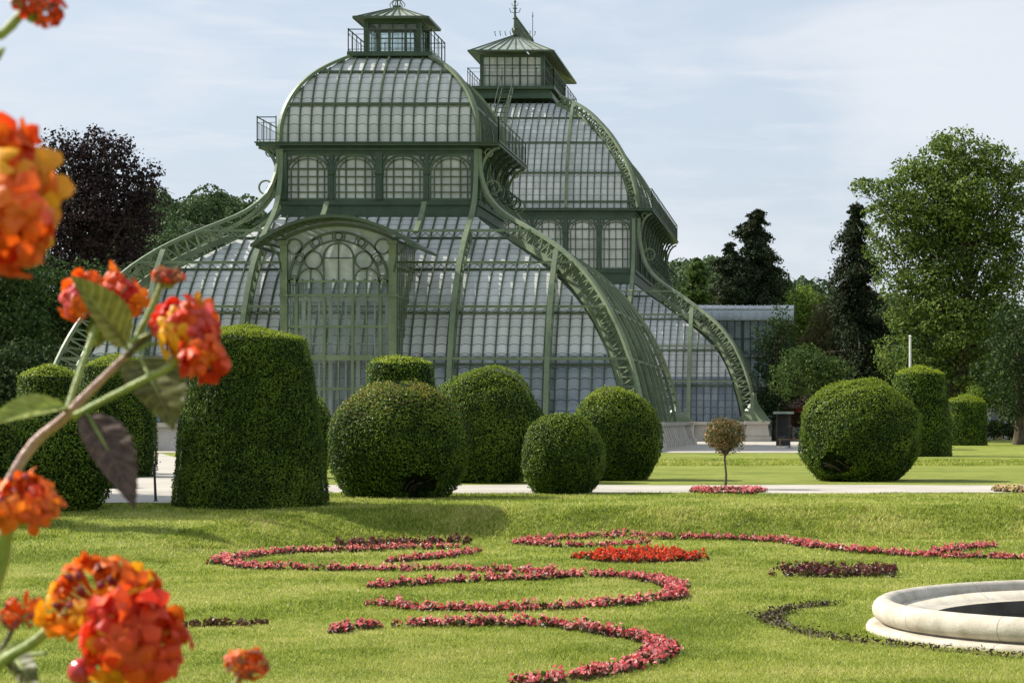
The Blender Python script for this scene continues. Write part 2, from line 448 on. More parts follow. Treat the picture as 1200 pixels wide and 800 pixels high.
# ------------------------------------------------------------ far hills with woods
def ridge(x, y):
    zl = 46*np.exp(-((x+155)/42.0)**2)+22*np.exp(-((x+38)/42.0)**2)+16*np.exp(-((x-30)/60.0)**2)+6
    return zl*ss(420, 560, y)*(1-0.3*ss(700, 900, y))
hx = np.linspace(-420, 330, 90); hy = np.linspace(400, 900, 40)
gx, gy = np.meshgrid(hx, hy); gz = ridge(gx, gy)-1.0
nx, ny = len(hx), len(hy); i, j = np.meshgrid(np.arange(nx-1), np.arange(ny-1)); a0 = (j*nx+i).ravel()
t = NT('hill_ground'); HILLM = t.end(t.pbr(t.ramp(t.noise(0.05, 4), [(0.3, (0.03, 0.055, 0.02)), (0.7, (0.06, 0.09, 0.03))]), 0.9))
tag(np_mesh('hills', np.stack([gx.ravel(), gy.ravel(), gz.ravel()], 1), np.stack([a0, a0+1, a0+1+nx, a0+nx], 1), HILLM, smooth=True), kind='structure')
HILLF = foliage('far_wood_foliage', [(0.045, 0.085, 0.035), (0.07, 0.12, 0.04), (0.11, 0.17, 0.055)], 0.2, 0.7, 0.06)
r = np.random.default_rng(5); PP = []; NN = []
for k in range(520):
    x = r.uniform(-230, 90); y = r.uniform(440, 600); R = r.uniform(3.5, 6.5)
    n = 900; D = r.normal(size=(n, 3)); D /= np.linalg.norm(D, axis=1, keepdims=True); D[:, 2] = np.abs(D[:, 2])*1.0-0.15
    lump = 1+0.22*noise3(D, 3.0, k)
    z0 = float(ridge(x, y))
    PP.append(np.array([x, y, z0+R*0.5])+D*R*lump[:, None]*np.array([1, 1, 1.15])); NN.append(D)
PP = np.concatenate(PP); NN = np.concatenate(NN)
V, Fa = leaf_quads(PP, 0.75, NN, 0.7, 0.8, r)
tag(np_mesh('hillside_wood', V, Fa, HILLF, loc=(-70, 520, 0)), 'hazy green wooded hillside rising behind the glasshouse and the park trees', 'woodland', kind='stuff')
# ============================================================ the glasshouse
HOUSE = thing('glasshouse', (-22.9, 122, 0), 'huge green iron and glass palm house with two domed pavilions, lanterns and stone plinth', 'glasshouse')

def resample(pts, n):
    """smooth curve (Catmull-Rom) through (d, z) points, n samples evenly spaced"""
    P = [np.array(p, float) for p in pts]; P = [2*P[0]-P[1]]+P+[2*P[-1]-P[-2]]
    out = []
    for i in range(1, len(P)-2):
        for k in range(12):
            t = k/12
            out.append(0.5*((2*P[i])+(-P[i-1]+P[i+1])*t+(2*P[i-1]-5*P[i]+4*P[i+1]-P[i+2])*t*t+(-P[i-1]+3*P[i]-3*P[i+1]+P[i+2])*t**3))
    out.append(P[-2]); out = np.array(out)
    s = np.concatenate([[0], np.cumsum(np.hypot(*np.diff(out, axis=0).T))]); q = np.linspace(0, s[-1], n)
    return np.stack([np.interp(q, s, out[:, 0]), np.interp(q, s, out[:, 1])], 1), q

class Pav:
    def __init__(s, xc, yc, ey): s.xc, s.yc, s.ey = xc, yc, ey
    # sides: 0 front (-y), 1 right (+x), 2 back (+y), 3 left (-x)
    def frame(s, k):
        n = [(0, -1), (1, 0), (0, 1), (-1, 0)][k]; l = [(1, 0), (0, 1), (-1, 0), (0, -1)][k]
        en = s.ey if k in (0, 2) else 0; el = s.ey if k in (1, 3) else 0
        return n, l, en, el
    def P(s, k, d, w, z):
        n, l, en, el = s.frame(k)
        return Vector((s.xc+n[0]*(d+en)+l[0]*w, s.yc+n[1]*(d+en)+l[1]*w, z))
    def half(s, k, d): return d+s.frame(k)[3]
    def lat(s, k): l = s.frame(k)[1]; return Vector((l[0], l[1], 0))
    def nor(s, k): n = s.frame(k)[0]; return Vector((n[0], n[1], 0))
    def corner(s, q, d, z):
        """q: 0 front-right, 1 back-right, 2 back-left, 3 front-left"""
        sx = 1 if q in (0, 1) else -1; sy = -1 if q in (0, 3) else 1
        return Vector((s.xc+sx*d, s.yc+sy*(d+s.ey), z))
    def cdir(s, q):
        sx = 1 if q in (0, 1) else -1; sy = -1 if q in (0, 3) else 1
        return Vector((sx, sy, 0)).normalized()

def clip_path(pav, k, prof, w):
    pts = [(d, z) for d, z in prof if pav.half(k, d) >= abs(w)-1e-6]
    return [pav.P(k, d, w, z) for d, z in pts]

def glass_skin(pav, prof, s_, mat, name, ks=(0, 1, 2, 3), cols=24):
    for k in ks:
        mb = MB()
        for i in range(len(prof)-1):
            (d0, z0), (d1, z1) = prof[i], prof[i+1]
            h0, h1 = pav.half(k, d0), pav.half(k, d1)
            mb.face([pav.P(k, d0, -h0, z0), pav.P(k, d0, h0, z0), pav.P(k, d1, h1, z1), pav.P(k, d1, -h1, z1)],
                    [(-h0+42, s_[i]), (h0+42, s_[i]), (h1+42, s_[i+1]), (-h1+42, s_[i+1])])
        mb.build(name, mat, HOUSE, uv=True)

def bars(pav, prof, step, name, ks=(0, 1, 3), wdt=0.06, dep=0.17, off=0.06, horiz=(), hw=0.1, skip=None):
    for k in ks:
        mb = MB(); hm = max(pav.half(k, d) for d, z in prof); n = int(hm/step)
        for q in range(-n, n+1):
            w = q*step
            if skip and skip(k, w): continue
            path = clip_path(pav, k, [(d+off, z+off*0.3) for d, z in prof], w)
            if len(path) > 2: mb.sweep(path, pav.lat(k), wdt, dep)
        for z in horiz:
            d = float(np.interp(z, [p[1] for p in prof], [p[0] for p in prof]))+off+0.03; h = pav.half(k, d)
            mb.sweep([pav.P(k, d, -h, z), pav.P(k, d, h, z)], pav.nor(k), hw, hw)
        mb.build(name, GREENV, HOUSE)

def truss(path_o, path_i, lat, name, w=0.28, mat=GREEN, lace=True, nlace=None, plate=0.42):
    """curved lattice rib: outer chord, broad inner chord, zigzag lacing"""
    mb = MB(); mb.sweep(path_o, lat, w, 0.17); r = mb.build(name, mat, HOUSE)
    if path_i:
        mb = MB(); mb.sweep(path_i, lat, w*0.75, plate); mb.build('inner_chord', mat, r)
        mb = MB(); n = nlace or max(4, int(len(path_o)*0.9)); A = [Vector(p) for p in path_o][:len(path_i)]; B = [Vector(p) for p in path_i]
        def pick(L, t):
            x = t*(len(L)-1); i = min(int(x), len(L)-2); return L[i].lerp(L[i+1], x-i)
        for i in range(n):
            t0, t1, tm = i/n, (i+1)/n, (i+0.5)/n
            for a, b in ((pick(B, t0), pick(A, tm)), (pick(A, tm), pick(B, t1))):
                dr = (b-a).normalized(); mb.sweep([a, b], lat, w*0.45, 0.07)
        mb.build('lacing', mat, r)
    return r

def offset_in(prof, dist):
    out = []
    for i in range(len(prof)):
        a = prof[max(i-1, 0)]; b = prof[min(i+1, len(prof)-1)]
        t = np.array([b[0]-a[0], b[1]-a[1]]); t /= np.linalg.norm(t)
        out.append((prof[i][0]-t[1]*dist, prof[i][1]+t[0]*dist))
    return out

def arch_path(c, u, v, half, zb, zs, n=12):
    """upright-legged arch: c centre point at z=0, u lateral, half width, zb bottom, zs springing"""
    P = [c+u*(-half)+v*zb, c+u*(-half)+v*zs]
    P += [c+u*(-math.cos(PI*i/n)*half)+v*(zs+math.sin(PI*i/n)*half) for i in range(1, n)]
    return P+[c+u*half+v*zs, c+u*half+v*zb]
Z = Vector((0, 0, 1))

def window_proto(wd, zb, zt):
    """arched clerestory window facing -y, its middle at the origin's x/y"""
    h = wd/2; mb = MB(); c = Vector((0, 0, 0)); u = Vector((1, 0, 0)); y = Vector((0, 1, 0))
    fo = h-0.10; zs = zt-0.08-fo*0.78
    def arch(half, zb_, zs_, sq=0.78, n=14):
        P = [c+u*(-half)+Z*zb_, c+u*(-half)+Z*zs_]
        P += [c+u*(-math.cos(PI*i/n)*half)+Z*(zs_+math.sin(PI*i/n)*half*sq) for i in range(1, n)]
        return P+[c+u*half+Z*zs_, c+u*half+Z*zb_]
    mb.sweep(arch(fo, zb, zs), y, 0.12, 0.10); mb.sweep(arch(fo-0.22, zb, zs), y, 0.07, 0.055)
    mb.bar((-h, 0, zb+0.03), (h, 0, zb+0.03), 0.12); mb.bar((-h, 0, zt-0.03), (h, 0, zt-0.03), 0.10)
    cw = h*0.42
    zc = zs+fo*0.35
    for x in (-cw, cw): mb.bar((x, 0, zb), (x, 0, zt-0.25), 0.07)
    for x in (0.0,): mb.bar((x, 0, zb), (x, 0, zt-0.1), 0.045)
    n = 4
    for i in range(1, n+1):
        z = zb+(zs+0.15-zb)*i/n; mb.bar((-fo, 0, z), (fo, 0, z), 0.055 if i < n else 0.09)
    for a in (PI*0.25, PI*0.75):
        mb.bar((math.cos(a)*(fo-0.22), 0, zs+math.sin(a)*(fo-0.22)*0.78), (math.cos(a)*fo, 0, zs+math.sin(a)*fo*0.78), 0.05)
    for sx in (-1, 1): mb.ring((sx*(h-0.2), 0, zt-0.22), 0.13, 0.05, u, Z, 12)
    fr = mb.build('window', GREENV, HOUSE)
    mb = MB(); mb.face([(-h, 0.05, zb), (h, 0.05, zb), (h, 0.05, zt), (-h, 0.05, zt)], [(-h+4.05, 0.3), (h+4.05, 0.3), (h+4.05, 3), (-h+4.05, 3)])
    pn = mb.build('pane', GLASSW, fr, uv=True)
    mb = MB()
    sh = MB()    # inner sash seen through the glass
    sh.sweep([(-cw-0.05, 0.22, zb+0.3), (-cw-0.05, 0.22, zs+0.2), (cw+0.05, 0.22, zs+0.2), (cw+0.05, 0.22, zb+0.3)], y, 0.05, 0.06, close=True)
    sh.build('sash', GREENV, fr)
    root = Vector(HOUSE.location)
    for o in (fr, pn, fr.children[1]):
        o.data.transform(Matrix.Translation(root))        # meshes now relative to their own middle
    return fr
def place_window(proto, pav, k, d, w, first):
    fr = proto if first else proto.copy()
    if not first:
        COL.objects.link(fr); fr.parent = HOUSE
        for ch in proto.children:
            c = ch.copy(); COL.objects.link(c); c.parent = fr
    fr.location = pav.P(k, d, w, 0)-Vector(HOUSE.location); fr.rotation_euler = (0, 0, [0, PI/2, PI, -PI/2][k])
    return fr

def railing(points, h, post=1.4, mat=GREENV, name='railing', closed=False, parent=None, fine=0.28):
    mb = MB(); pts = [Vector(p) for p in points]
    segs = list(zip(pts[:-1], pts[1:]))+([(pts[-1], pts[0])] if closed else [])
    for a, b in segs:
        L = (b-a).length
        mb.bar(a+Z*h, b+Z*h, 0.05); mb.bar(a+Z*h*0.78, b+Z*h*0.78, 0.025); mb.bar(a+Z*0.12, b+Z*0.12, 0.03)
        n = max(1, round(L/post))
        for i in range(n+1): p = a.lerp(b, i/n); mb.bar(p, p+Z*(h+0.06), 0.05)
        m = max(1, round(L/fine))
        for i in range(m+1): p = a.lerp(b, i/m); mb.bar(p+Z*0.12, p+Z*h*0.78, 0.018)
    return mb.build(name, mat, parent or HOUSE)

def pavilion(xc, yc, ey, q):
    pv = Pav(xc, yc, ey)
    lo, ls = resample(q['glass_low'], 26); up, us = resample(q['glass_dome'], 20)
    out_lo, _ = resample(q['outer_low'], 30); out_up, _ = resample(q['outer_dome'], 22)
    lo = [tuple(p) for p in lo]; up = [tuple(p) for p in up]; out_lo = [tuple(p) for p in out_lo]; out_up = [tuple(p) for p in out_up]
    # glass: bare panes in the lowest row, whitewashed above
    cut = next(i for i, p in enumerate(lo) if p[1] > q['purlins'][-1])
    glass_skin(pv, lo[:cut+1], ls[:cut+1], q['gm'][1], 'glazing'); glass_skin(pv, lo[cut:], ls[cut:], q['gm'][0], 'glazing')
    glass_skin(pv, up, us, q['gm'][0], 'dome_glazing')
    sk = (lambda k, w: k == 0 and abs(w) < 2.6) if q.get('portal') else None
    bars(pv, lo, q['pane'], 'glazing_bars', horiz=[z-0.25 for z in q['purlins']], hw=0.1)
    bars(pv, up, q['pane'], 'dome_glazing_bars', ks=(0, 1, 2, 3), horiz=q['dome_h'], hw=0.13)
    # purlins: light pipe standing off the glass with a scalloped edge
    for k in (0, 1, 3):
        for z in q['purlins']:
            d = float(np.interp(-z, [-p[1] for p in out_lo][::-1] if out_lo[0][1] > out_lo[-1][1] else [-p[1] for p in out_lo][::-1], [p[0] for p in out_lo][::-1]))
            mb = MB(); h = pv.half(k, d)-0.1
            mb.sweep([pv.P(k, d-0.05, -h, z), pv.P(k, d-0.05, h, z)], pv.nor(k), 0.16, 0.13)
            n = int(2*h/(q['pane']*1.0))
            if z > q['purlins'][-1]+0.1:
                for i in range(n):
                    w0 = -h+2*h*i/n; w1 = w0+2*h/n
                    mb.sweep([pv.P(k, d-0.08, w0, z-0.1), pv.P(k, d-0.08, w0*0.7+w1*0.3, z-0.3), pv.P(k, d-0.08, w0*0.3+w1*0.7, z-0.3), pv.P(k, d-0.08, w1, z-0.1)], pv.nor(k), 0.04, 0.04)
            mb.build('purlin', GREEN, HOUSE)
    # ribs of the lower roof
    inn_lo = offset_in(out_lo, q['tr'])
    def rib_paths(k, w, zmin):
        o = [(d, z) for d, z in out_lo if pv.half(k, d) >= abs(w)-1e-6 and z >= zmin]
        i_ = [(a[0], a[1]) for a, b in zip(inn_lo, out_lo) if pv.half(k, b[0]) >= abs(w)-1e-6 and b[1] >= zmin and b[1] < q['s_z']]
        return [pv.P(k, d, w, z) for d, z in o], [pv.P(k, d, w, z) for d, z in i_]
    for k in (0, 1, 3):
        for w in q['ribs'][k if k != 3 else 1]:
            zmin = q['plinth'] if not (q.get('portal') and k == 0 and abs(w) < 3) else 11.0
            po, pi_ = rib_paths(k, w, zmin)
            if k == 0 and abs(w) < q['dc']-0.3: po = [p_ for p_ in po if p_.z < q['win'][0]+0.05]
            if len(po) < 3: continue
            truss(po, pi_ if len(pi_) > 3 else None, pv.lat(k), 'rib', q['ribw'], nlace=max(6, int(len(pi_)*0.8)), plate=0.2)
    for c in range(4):
        dr = pv.cdir(c); lat = Vector((-dr.y, dr.x, 0))
        po = [pv.corner(c, d, z) for d, z in out_lo]
        pi_ = [pv.corner(c, a[0], a[1]) for a, b in zip(inn_lo, out_lo) if b[1] < q['s_z']]
        r = truss(po, pi_, lat, 'corner_rib', q['ribw']*0.85, nlace=int(q['nlace']), plate=0.3)
        # bell-shaped iron foot on the stone
        b0 = pv.corner(c, out_lo[0][0], q['plinth']); dd, hh = q['foot']
        mb = MB(); prof = []
        for i in range(9):
            t = i/8; prof.append((0.12+dd*(1-t)**2.6, q['plinth']+hh*t))
        V = []; 
        for rr, z in prof:
            for a, b in ((-1, -1), (1, -1), (1, 1), (-1, 1)):
                V.append(b0-dr*0.35+dr*(a*rr*1.0)+lat*(b*min(rr, 0.45))+Z*(z-q['plinth']))
        Fs = [(i*4+j, i*4+(j+1) % 4, i*4+4+(j+1) % 4, i*4+4+j) for i in range(8) for j in range(4)]
        mb.faces(V, Fs); mb.build('rib_foot', GREEN, r)
    # stone plinth: four battered walls, cap course, base course, piers
    pd = out_lo[0][0]; pz = q['plinth']
    for k in (0, 1, 3, 2):
        mb = MB(); h0 = pv.half(k, pd+0.05); h1 = pv.half(k, pd-0.15)
        def slab(da, db, z0, z1):
            ha, hb = pv.half(k, da), pv.half(k, db)
            A = [pv.P(k, da, -ha, z0), pv.P(k, da, ha, z0), pv.P(k, db, hb, z1), pv.P(k, db, -hb, z1)]
            B = [p-pv.nor(k)*0.7 for p in A]
            mb.faces(A+B, [(0, 1, 2, 3), (7, 6, 5, 4), (3, 2, 6, 7), (0, 4, 5, 1), (1, 5, 6, 2), (4, 0, 3, 7)])
        slab(pd+0.12, pd+0.1, 0, 0.32); slab(pd-0.02, pd-0.14, 0.32, pz-0.22); slab(pd+0.1, pd+0.12, pz-0.22, pz-0.012)
        mb.build('plinth', STONE, HOUSE)
        hh = pv.half(k, pd)-0.9
        ws = [w for w in q['piers'][0 if k in (0, 2) else 1]]
        for w in ws:
            mb = MB(); wd = q['pierw']
            for z0, z1, e0, e1, ww in ((0, 0.34, 0.75, 0.72, wd+0.12), (0.34, pz-0.2, 0.6, 0.3, wd), (pz-0.2, pz+0.0, 0.42, 0.42, wd+0.12)):
                A = []
                for z, e in ((z0, e0), (z1, e1)):
                    A += [pv.P(k, pd-0.2, w-ww/2, z), pv.P(k, pd-0.2, w+ww/2, z), pv.P(k, pd+e, w+ww/2, z), pv.P(k, pd+e, w-ww/2, z)]
                mb.faces(A, [(3, 2, 1, 0), (4, 5, 6, 7), (0, 1, 5, 4), (1, 2, 6, 5), (2, 3, 7, 6), (3, 0, 4, 7)])
            mb.build('pier', STONE, HOUSE)
    for c in range(4):
        mb = MB(); p = pv.corner(c, pd, 0)
        for z0, z1, a, b in ((0, 0.36, 2.0, 1.95), (0.36, pz-0.2, 1.72, 1.45), (pz-0.2, pz+0.006, 1.75, 1.78)):
            V = [(p.x+sx*s_/2, p.y+sy*s_/2, z) for z, s_ in ((z0, a), (z1, b)) for sx, sy in ((-1, -1), (1, -1), (1, 1), (-1, 1))]
            mb.faces(V, [(3, 2, 1, 0), (4, 5, 6, 7), (0, 1, 5, 4), (1, 2, 6, 5), (2, 3, 7, 6), (3, 0, 4, 7)])
        mb.build('corner_pier', STONE, HOUSE, bevel=0.03)
    # clerestory: sill, posts, windows, cornice, deck
    dc = q['dc']; zb, zt = q['win']; zd = q['deck_z']
    for k in range(4):
        h = pv.half(k, dc); mb = MB()
        for z0, z1, e in ((lo[-1][1]-0.35, zb-0.28, 0.02), (zb-0.28, zb-0.1, 0.14), (zb-0.1, zb, 0.05), (zt, zd-0.42, 0.06), (zd-0.42, zd-0.3, 0.16), (zd-0.3, zd-0.19, 0.08)):
            # each course mitred at the corners by its own proud face
            A = [pv.P(k, dc+e, -(h+e), z0), pv.P(k, dc+e, h+e, z0), pv.P(k, dc+e, h+e, z1), pv.P(k, dc+e, -(h+e), z1)]
            hb = h-0.25; B = [pv.P(k, dc-0.25, -hb, z0), pv.P(k, dc-0.25, hb, z0), pv.P(k, dc-0.25, hb, z1), pv.P(k, dc-0.25, -hb, z1)]
            mb.faces(A+B, [(0, 1, 2, 3), (7, 6, 5, 4), (3, 2, 6, 7), (4, 5, 1, 0)])
        mb.build('cornice', GREEND, HOUSE)
        nwin = q['nwin'][0 if k in (0, 2) else 1]; wd = 2*(h-0.12)/nwin
        for i in range(nwin+1):
            w = -(h-0.12)+wd*i
            if i in (0, nwin): continue
            mb = MB(); thick = 0.34 if (nwin % 2 == 0 and i == nwin//2) or q['big'] and i % 2 == 0 else 0.2
            mb.box(pv.P(k, dc-0.02, w, (zb+zt)/2), (thick, thick, zt-zb)) 
            mb.box(pv.P(k, dc, w, zt-1.05), (thick+0.14, thick+0.14, 0.12))
            for sgn in (-1, 1):
                pa = [pv.P(k, dc, w+sgn*(0.1+0.55*(1-math.cos(a))), zt-0.95+0.9*math.sin(a)) for a in (0, 0.4, 0.8, 1.2, 1.5)]
                mb.sweep(pa, pv.nor(k), 0.14, 0.06)
            mb.build('post', GREEND, HOUSE)
    for c in range(4):
        mb = MB(); p = pv.corner(c, dc-0.06, 0); mb.box((p.x, p.y, (zb+zt)/2), (0.5, 0.5, zt-zb)); mb.build('corner_post', GREEND, HOUSE)
    h = pv.half(0, dc); wd = 2*(h-0.12)/q['nwin'][0]
    wp = window_proto(wd-0.12, zb, zt-0.03); first = True
    for k in range(4):
        hk = pv.half(k, dc); nw = q['nwin'][0 if k in (0, 2) else 1]; wk = 2*(hk-0.12)/nw
        for i in range(nw):
            place_window(wp, pv, k, dc-0.02, -(hk-0.12)+wk*(i+0.5), first); first = False
    dx, dy = q['deck']
    mb = MB(); mb.box((xc, yc, zd-0.1), (2*dx, 2*(dy+ey), 0.17)); mb.box((xc, yc, zd-0.02), (2*dx+0.14, 2*(dy+ey)+0.14, 0.06))
    mb.build('gallery_deck', GREEND, HOUSE)
    e = 0.06
    x0, x1, y0, y1 = xc-dx+e, xc+dx-e, yc-dy-ey+e, yc+dy+ey-e; xd = out_up[0][0]+0.1; zz = zd+0.01
    railing([(xc+xd, y0, zz), (x1, y0, zz), (x1, y1, zz), (xc+xd, y1, zz)], q['rail'])
    railing([(xc-xd, y0, zz), (x0, y0, zz), (x0, y1, zz), (xc-xd, y1, zz)], q['rail'])
    # S-shaped brackets carrying the side galleries, with ring ornaments
    br, _ = resample(q['bracket'], 16)
    for k in (1, 3):
        hk = pv.half(k, dc); nb = q['nbr']
        for i in range(nb+1):
            w = -hk+2*hk*i/nb
            mb = MB(); mb.sweep([pv.P(k, d, w, z) for d, z in br], pv.lat(k), 0.14, 0.13)
            sdat, _ = resample(q['s_curve'], 14)
            mb.sweep([pv.P(k, d, w, z) for d, z in sdat], pv.lat(k), 0.13, 0.13)
            rr = q['ring']; u = pv.nor(k)
            mb.ring(pv.P(k, rr[0], w, rr[1]), rr[2], 0.08, u, Z, 16, 0.1)
            mb.ring(pv.P(k, dx-0.62, w, zd-0.52), 0.2, 0.06, u, Z, 12, 0.08)
            mb.build('bracket', GREEND if 0 < i < nb else GREEN, HOUSE)
    for w in q['front_s']:
        mb = MB(); sdat = [(d, z) for d, z in out_lo if z > q['s_z']-0.3]
        pass
    # dome hips and ribs
    if q['dome_tr'] > 0:
        iu = offset_in(out_up, q['dome_tr'])
        for c in range(4):
            dr = pv.cdir(c); lat = Vector((-dr.y, dr.x, 0))
            truss([pv.corner(c, d, z) for d, z in out_up], [pv.corner(c, d, z) for d, z in iu], lat, 'dome_corner_rib', 0.3, nlace=24, plate=0.36)
    else:
        for c in range(4):
            dr = pv.cdir(c); lat = Vector((-dr.y, dr.x, 0))
            mb = MB(); mb.sweep([pv.corner(c, d, z) for d, z in out_up], lat, 0.26, 0.16); mb.build('dome_corner_rib', GREEN, HOUSE)
    for k in range(4):
        for w in q['dome_ribs'][0 if k in (0, 2) else 1]:
            pa = clip_path(pv, k, out_up, w)
            if len(pa) > 3: mb = MB(); mb.sweep(pa, pv.lat(k), q['drw'], 0.14); mb.build('dome_rib', GREEN if q['big'] else GREENV, HOUSE)
    return pv, out_lo, out_up

NEAR = dict(
    outer_low=[(14.7, 1.4), (14.4, 2.9), (13.95, 4.5), (13.3, 6.1), (12.5, 7.5), (11.6, 8.75), (10.6, 9.75), (9.5, 10.6), (8.2, 11.4), (6.95, 12.15), (6.25, 12.75), (5.75, 13.4), (5.45, 14.2), (5.3, 15.0), (5.3, 15.75)],
    glass_low=[(13.6, 1.4), (13.3, 2.8), (12.85, 4.4), (12.15, 5.9), (11.35, 7.15), (10.45, 8.2), (9.45, 9.1), (8.4, 9.9), (7.3, 10.65), (6.2, 11.4), (5.15, 12.2)],
    outer_dome=[(5.25, 16.15), (5.2, 17.1), (4.95, 18.1), (4.5, 19.05), (3.85, 19.9), (3.1, 20.55), (2.2, 21.15)],
    glass_dome=[(5.12, 16.1), (5.06, 17.1), (4.82, 18.05), (4.38, 18.98), (3.75, 19.8), (3.02, 20.43), (2.1, 21.05)],
    purlins=[11.2, 9.4, 7.1, 4.5], dome_h=[18.2, 20.1], pane=0.6, plinth=1.38, tr=0.85, s_z=12.0, ribw=0.25, nlace=26,
    ribs=[[-9.9, -5.15, -2.55, 2.55, 5.15, 9.9], [-9.9, -5.15, -1.7, 1.7, 5.15, 9.9]], foot=(1.0, 1.2), gm=(GLASS, GLASSB),
    piers=([-9.9, -5.15, 5.15, 9.9], [-13.3+1.9*i for i in range(15)]), pierw=0.75, dc=5.15, win=(13.1, 15.55), deck_z=16.1, nwin=(4, 4), big=False,
    deck=(6.4, 5.6), rail=1.3, bracket=[(6.35, 15.85), (6.0, 15.72), (5.65, 15.35), (5.42, 14.8), (5.35, 14.1)],
    s_curve=[(5.35, 14.2), (5.45, 13.6), (5.8, 13.0), (6.35, 12.4), (7.1, 11.95)], ring=(5.98, 13.75, 0.36), nbr=6, front_s=[], dome_tr=0,
    dome_ribs=([0.0], [0.0]), drw=0.1, portal=True)
MID = dict(
    outer_low=[(19.3, 1.5), (19.12, 2.4), (18.84, 3.6), (18.38, 5.15), (17.64, 6.7), (16.7, 8.0), (15.6, 9.0), (14.5, 9.85), (13.4, 10.65), (12.3, 11.4), (11.5, 12.1), (10.95, 12.9), (10.6, 13.9), (10.4, 15.1), (10.35, 16.3)],
    glass_low=[(18.1, 1.4), (17.95, 2.3), (17.65, 3.5), (17.2, 4.9), (16.5, 6.2), (15.6, 7.2), (14.6, 8.1), (13.5, 8.95), (12.4, 9.75), (11.3, 10.5), (10.0, 11.5)],
    outer_dome=[(10.35, 17.1), (10.05, 18.8), (9.4, 20.6), (8.35, 22.4), (7.2, 23.8), (6.0, 24.95), (4.6, 25.85), (3.9, 26.2)],
    glass_dome=[(9.75, 17.1), (9.45, 18.7), (8.85, 20.3), (7.85, 22.0), (6.8, 23.25), (5.7, 24.3), (4.3, 25.2), (3.2, 25.75)],
    purlins=[10.8, 9.0, 6.7, 4.2], dome_h=[17.6, 19.8, 22.2, 24.3], pane=0.5, plinth=1.4, tr=0.9, s_z=11.8, ribw=0.27, nlace=30,
    ribs=[[-14.5, -10, -5, 0, 5, 10, 14.5], [-19.5, -15, -10, -5, 0, 5, 10, 15, 19.5]], foot=(1.25, 2.0), gm=(GLASSM, GLASSMB),
    piers=([-14.5, -10, -5, 0, 5, 10, 14.5], [-19.5+1.95*i for i in range(21) if abs(-19.5+1.95*i) > 5]), pierw=0.8, dc=10.0, win=(12.6, 16.35), deck_z=17.05, nwin=(8, 12), big=True,
    deck=(11.4, 10.5), rail=1.4, bracket=[(11.3, 16.7), (10.95, 16.5), (10.65, 16.0), (10.5, 15.3), (10.42, 14.4)],
    s_curve=[(10.42, 14.6), (10.55, 13.7), (10.85, 12.9), (11.4, 12.2), (12.2, 11.5)], ring=(11.1, 13.7, 0.42), nbr=12, front_s=[], dome_tr=0.7,
    dome_ribs=([-5, 0, 5], [-10, -5, 0, 5, 10]), drw=0.2)
pn, lo_n, up_n = pavilion(-22.75, 122.15, 0.0, NEAR)
pm, lo_m, up_m = pavilion(-23.0, 178.4, 5.0, MID)

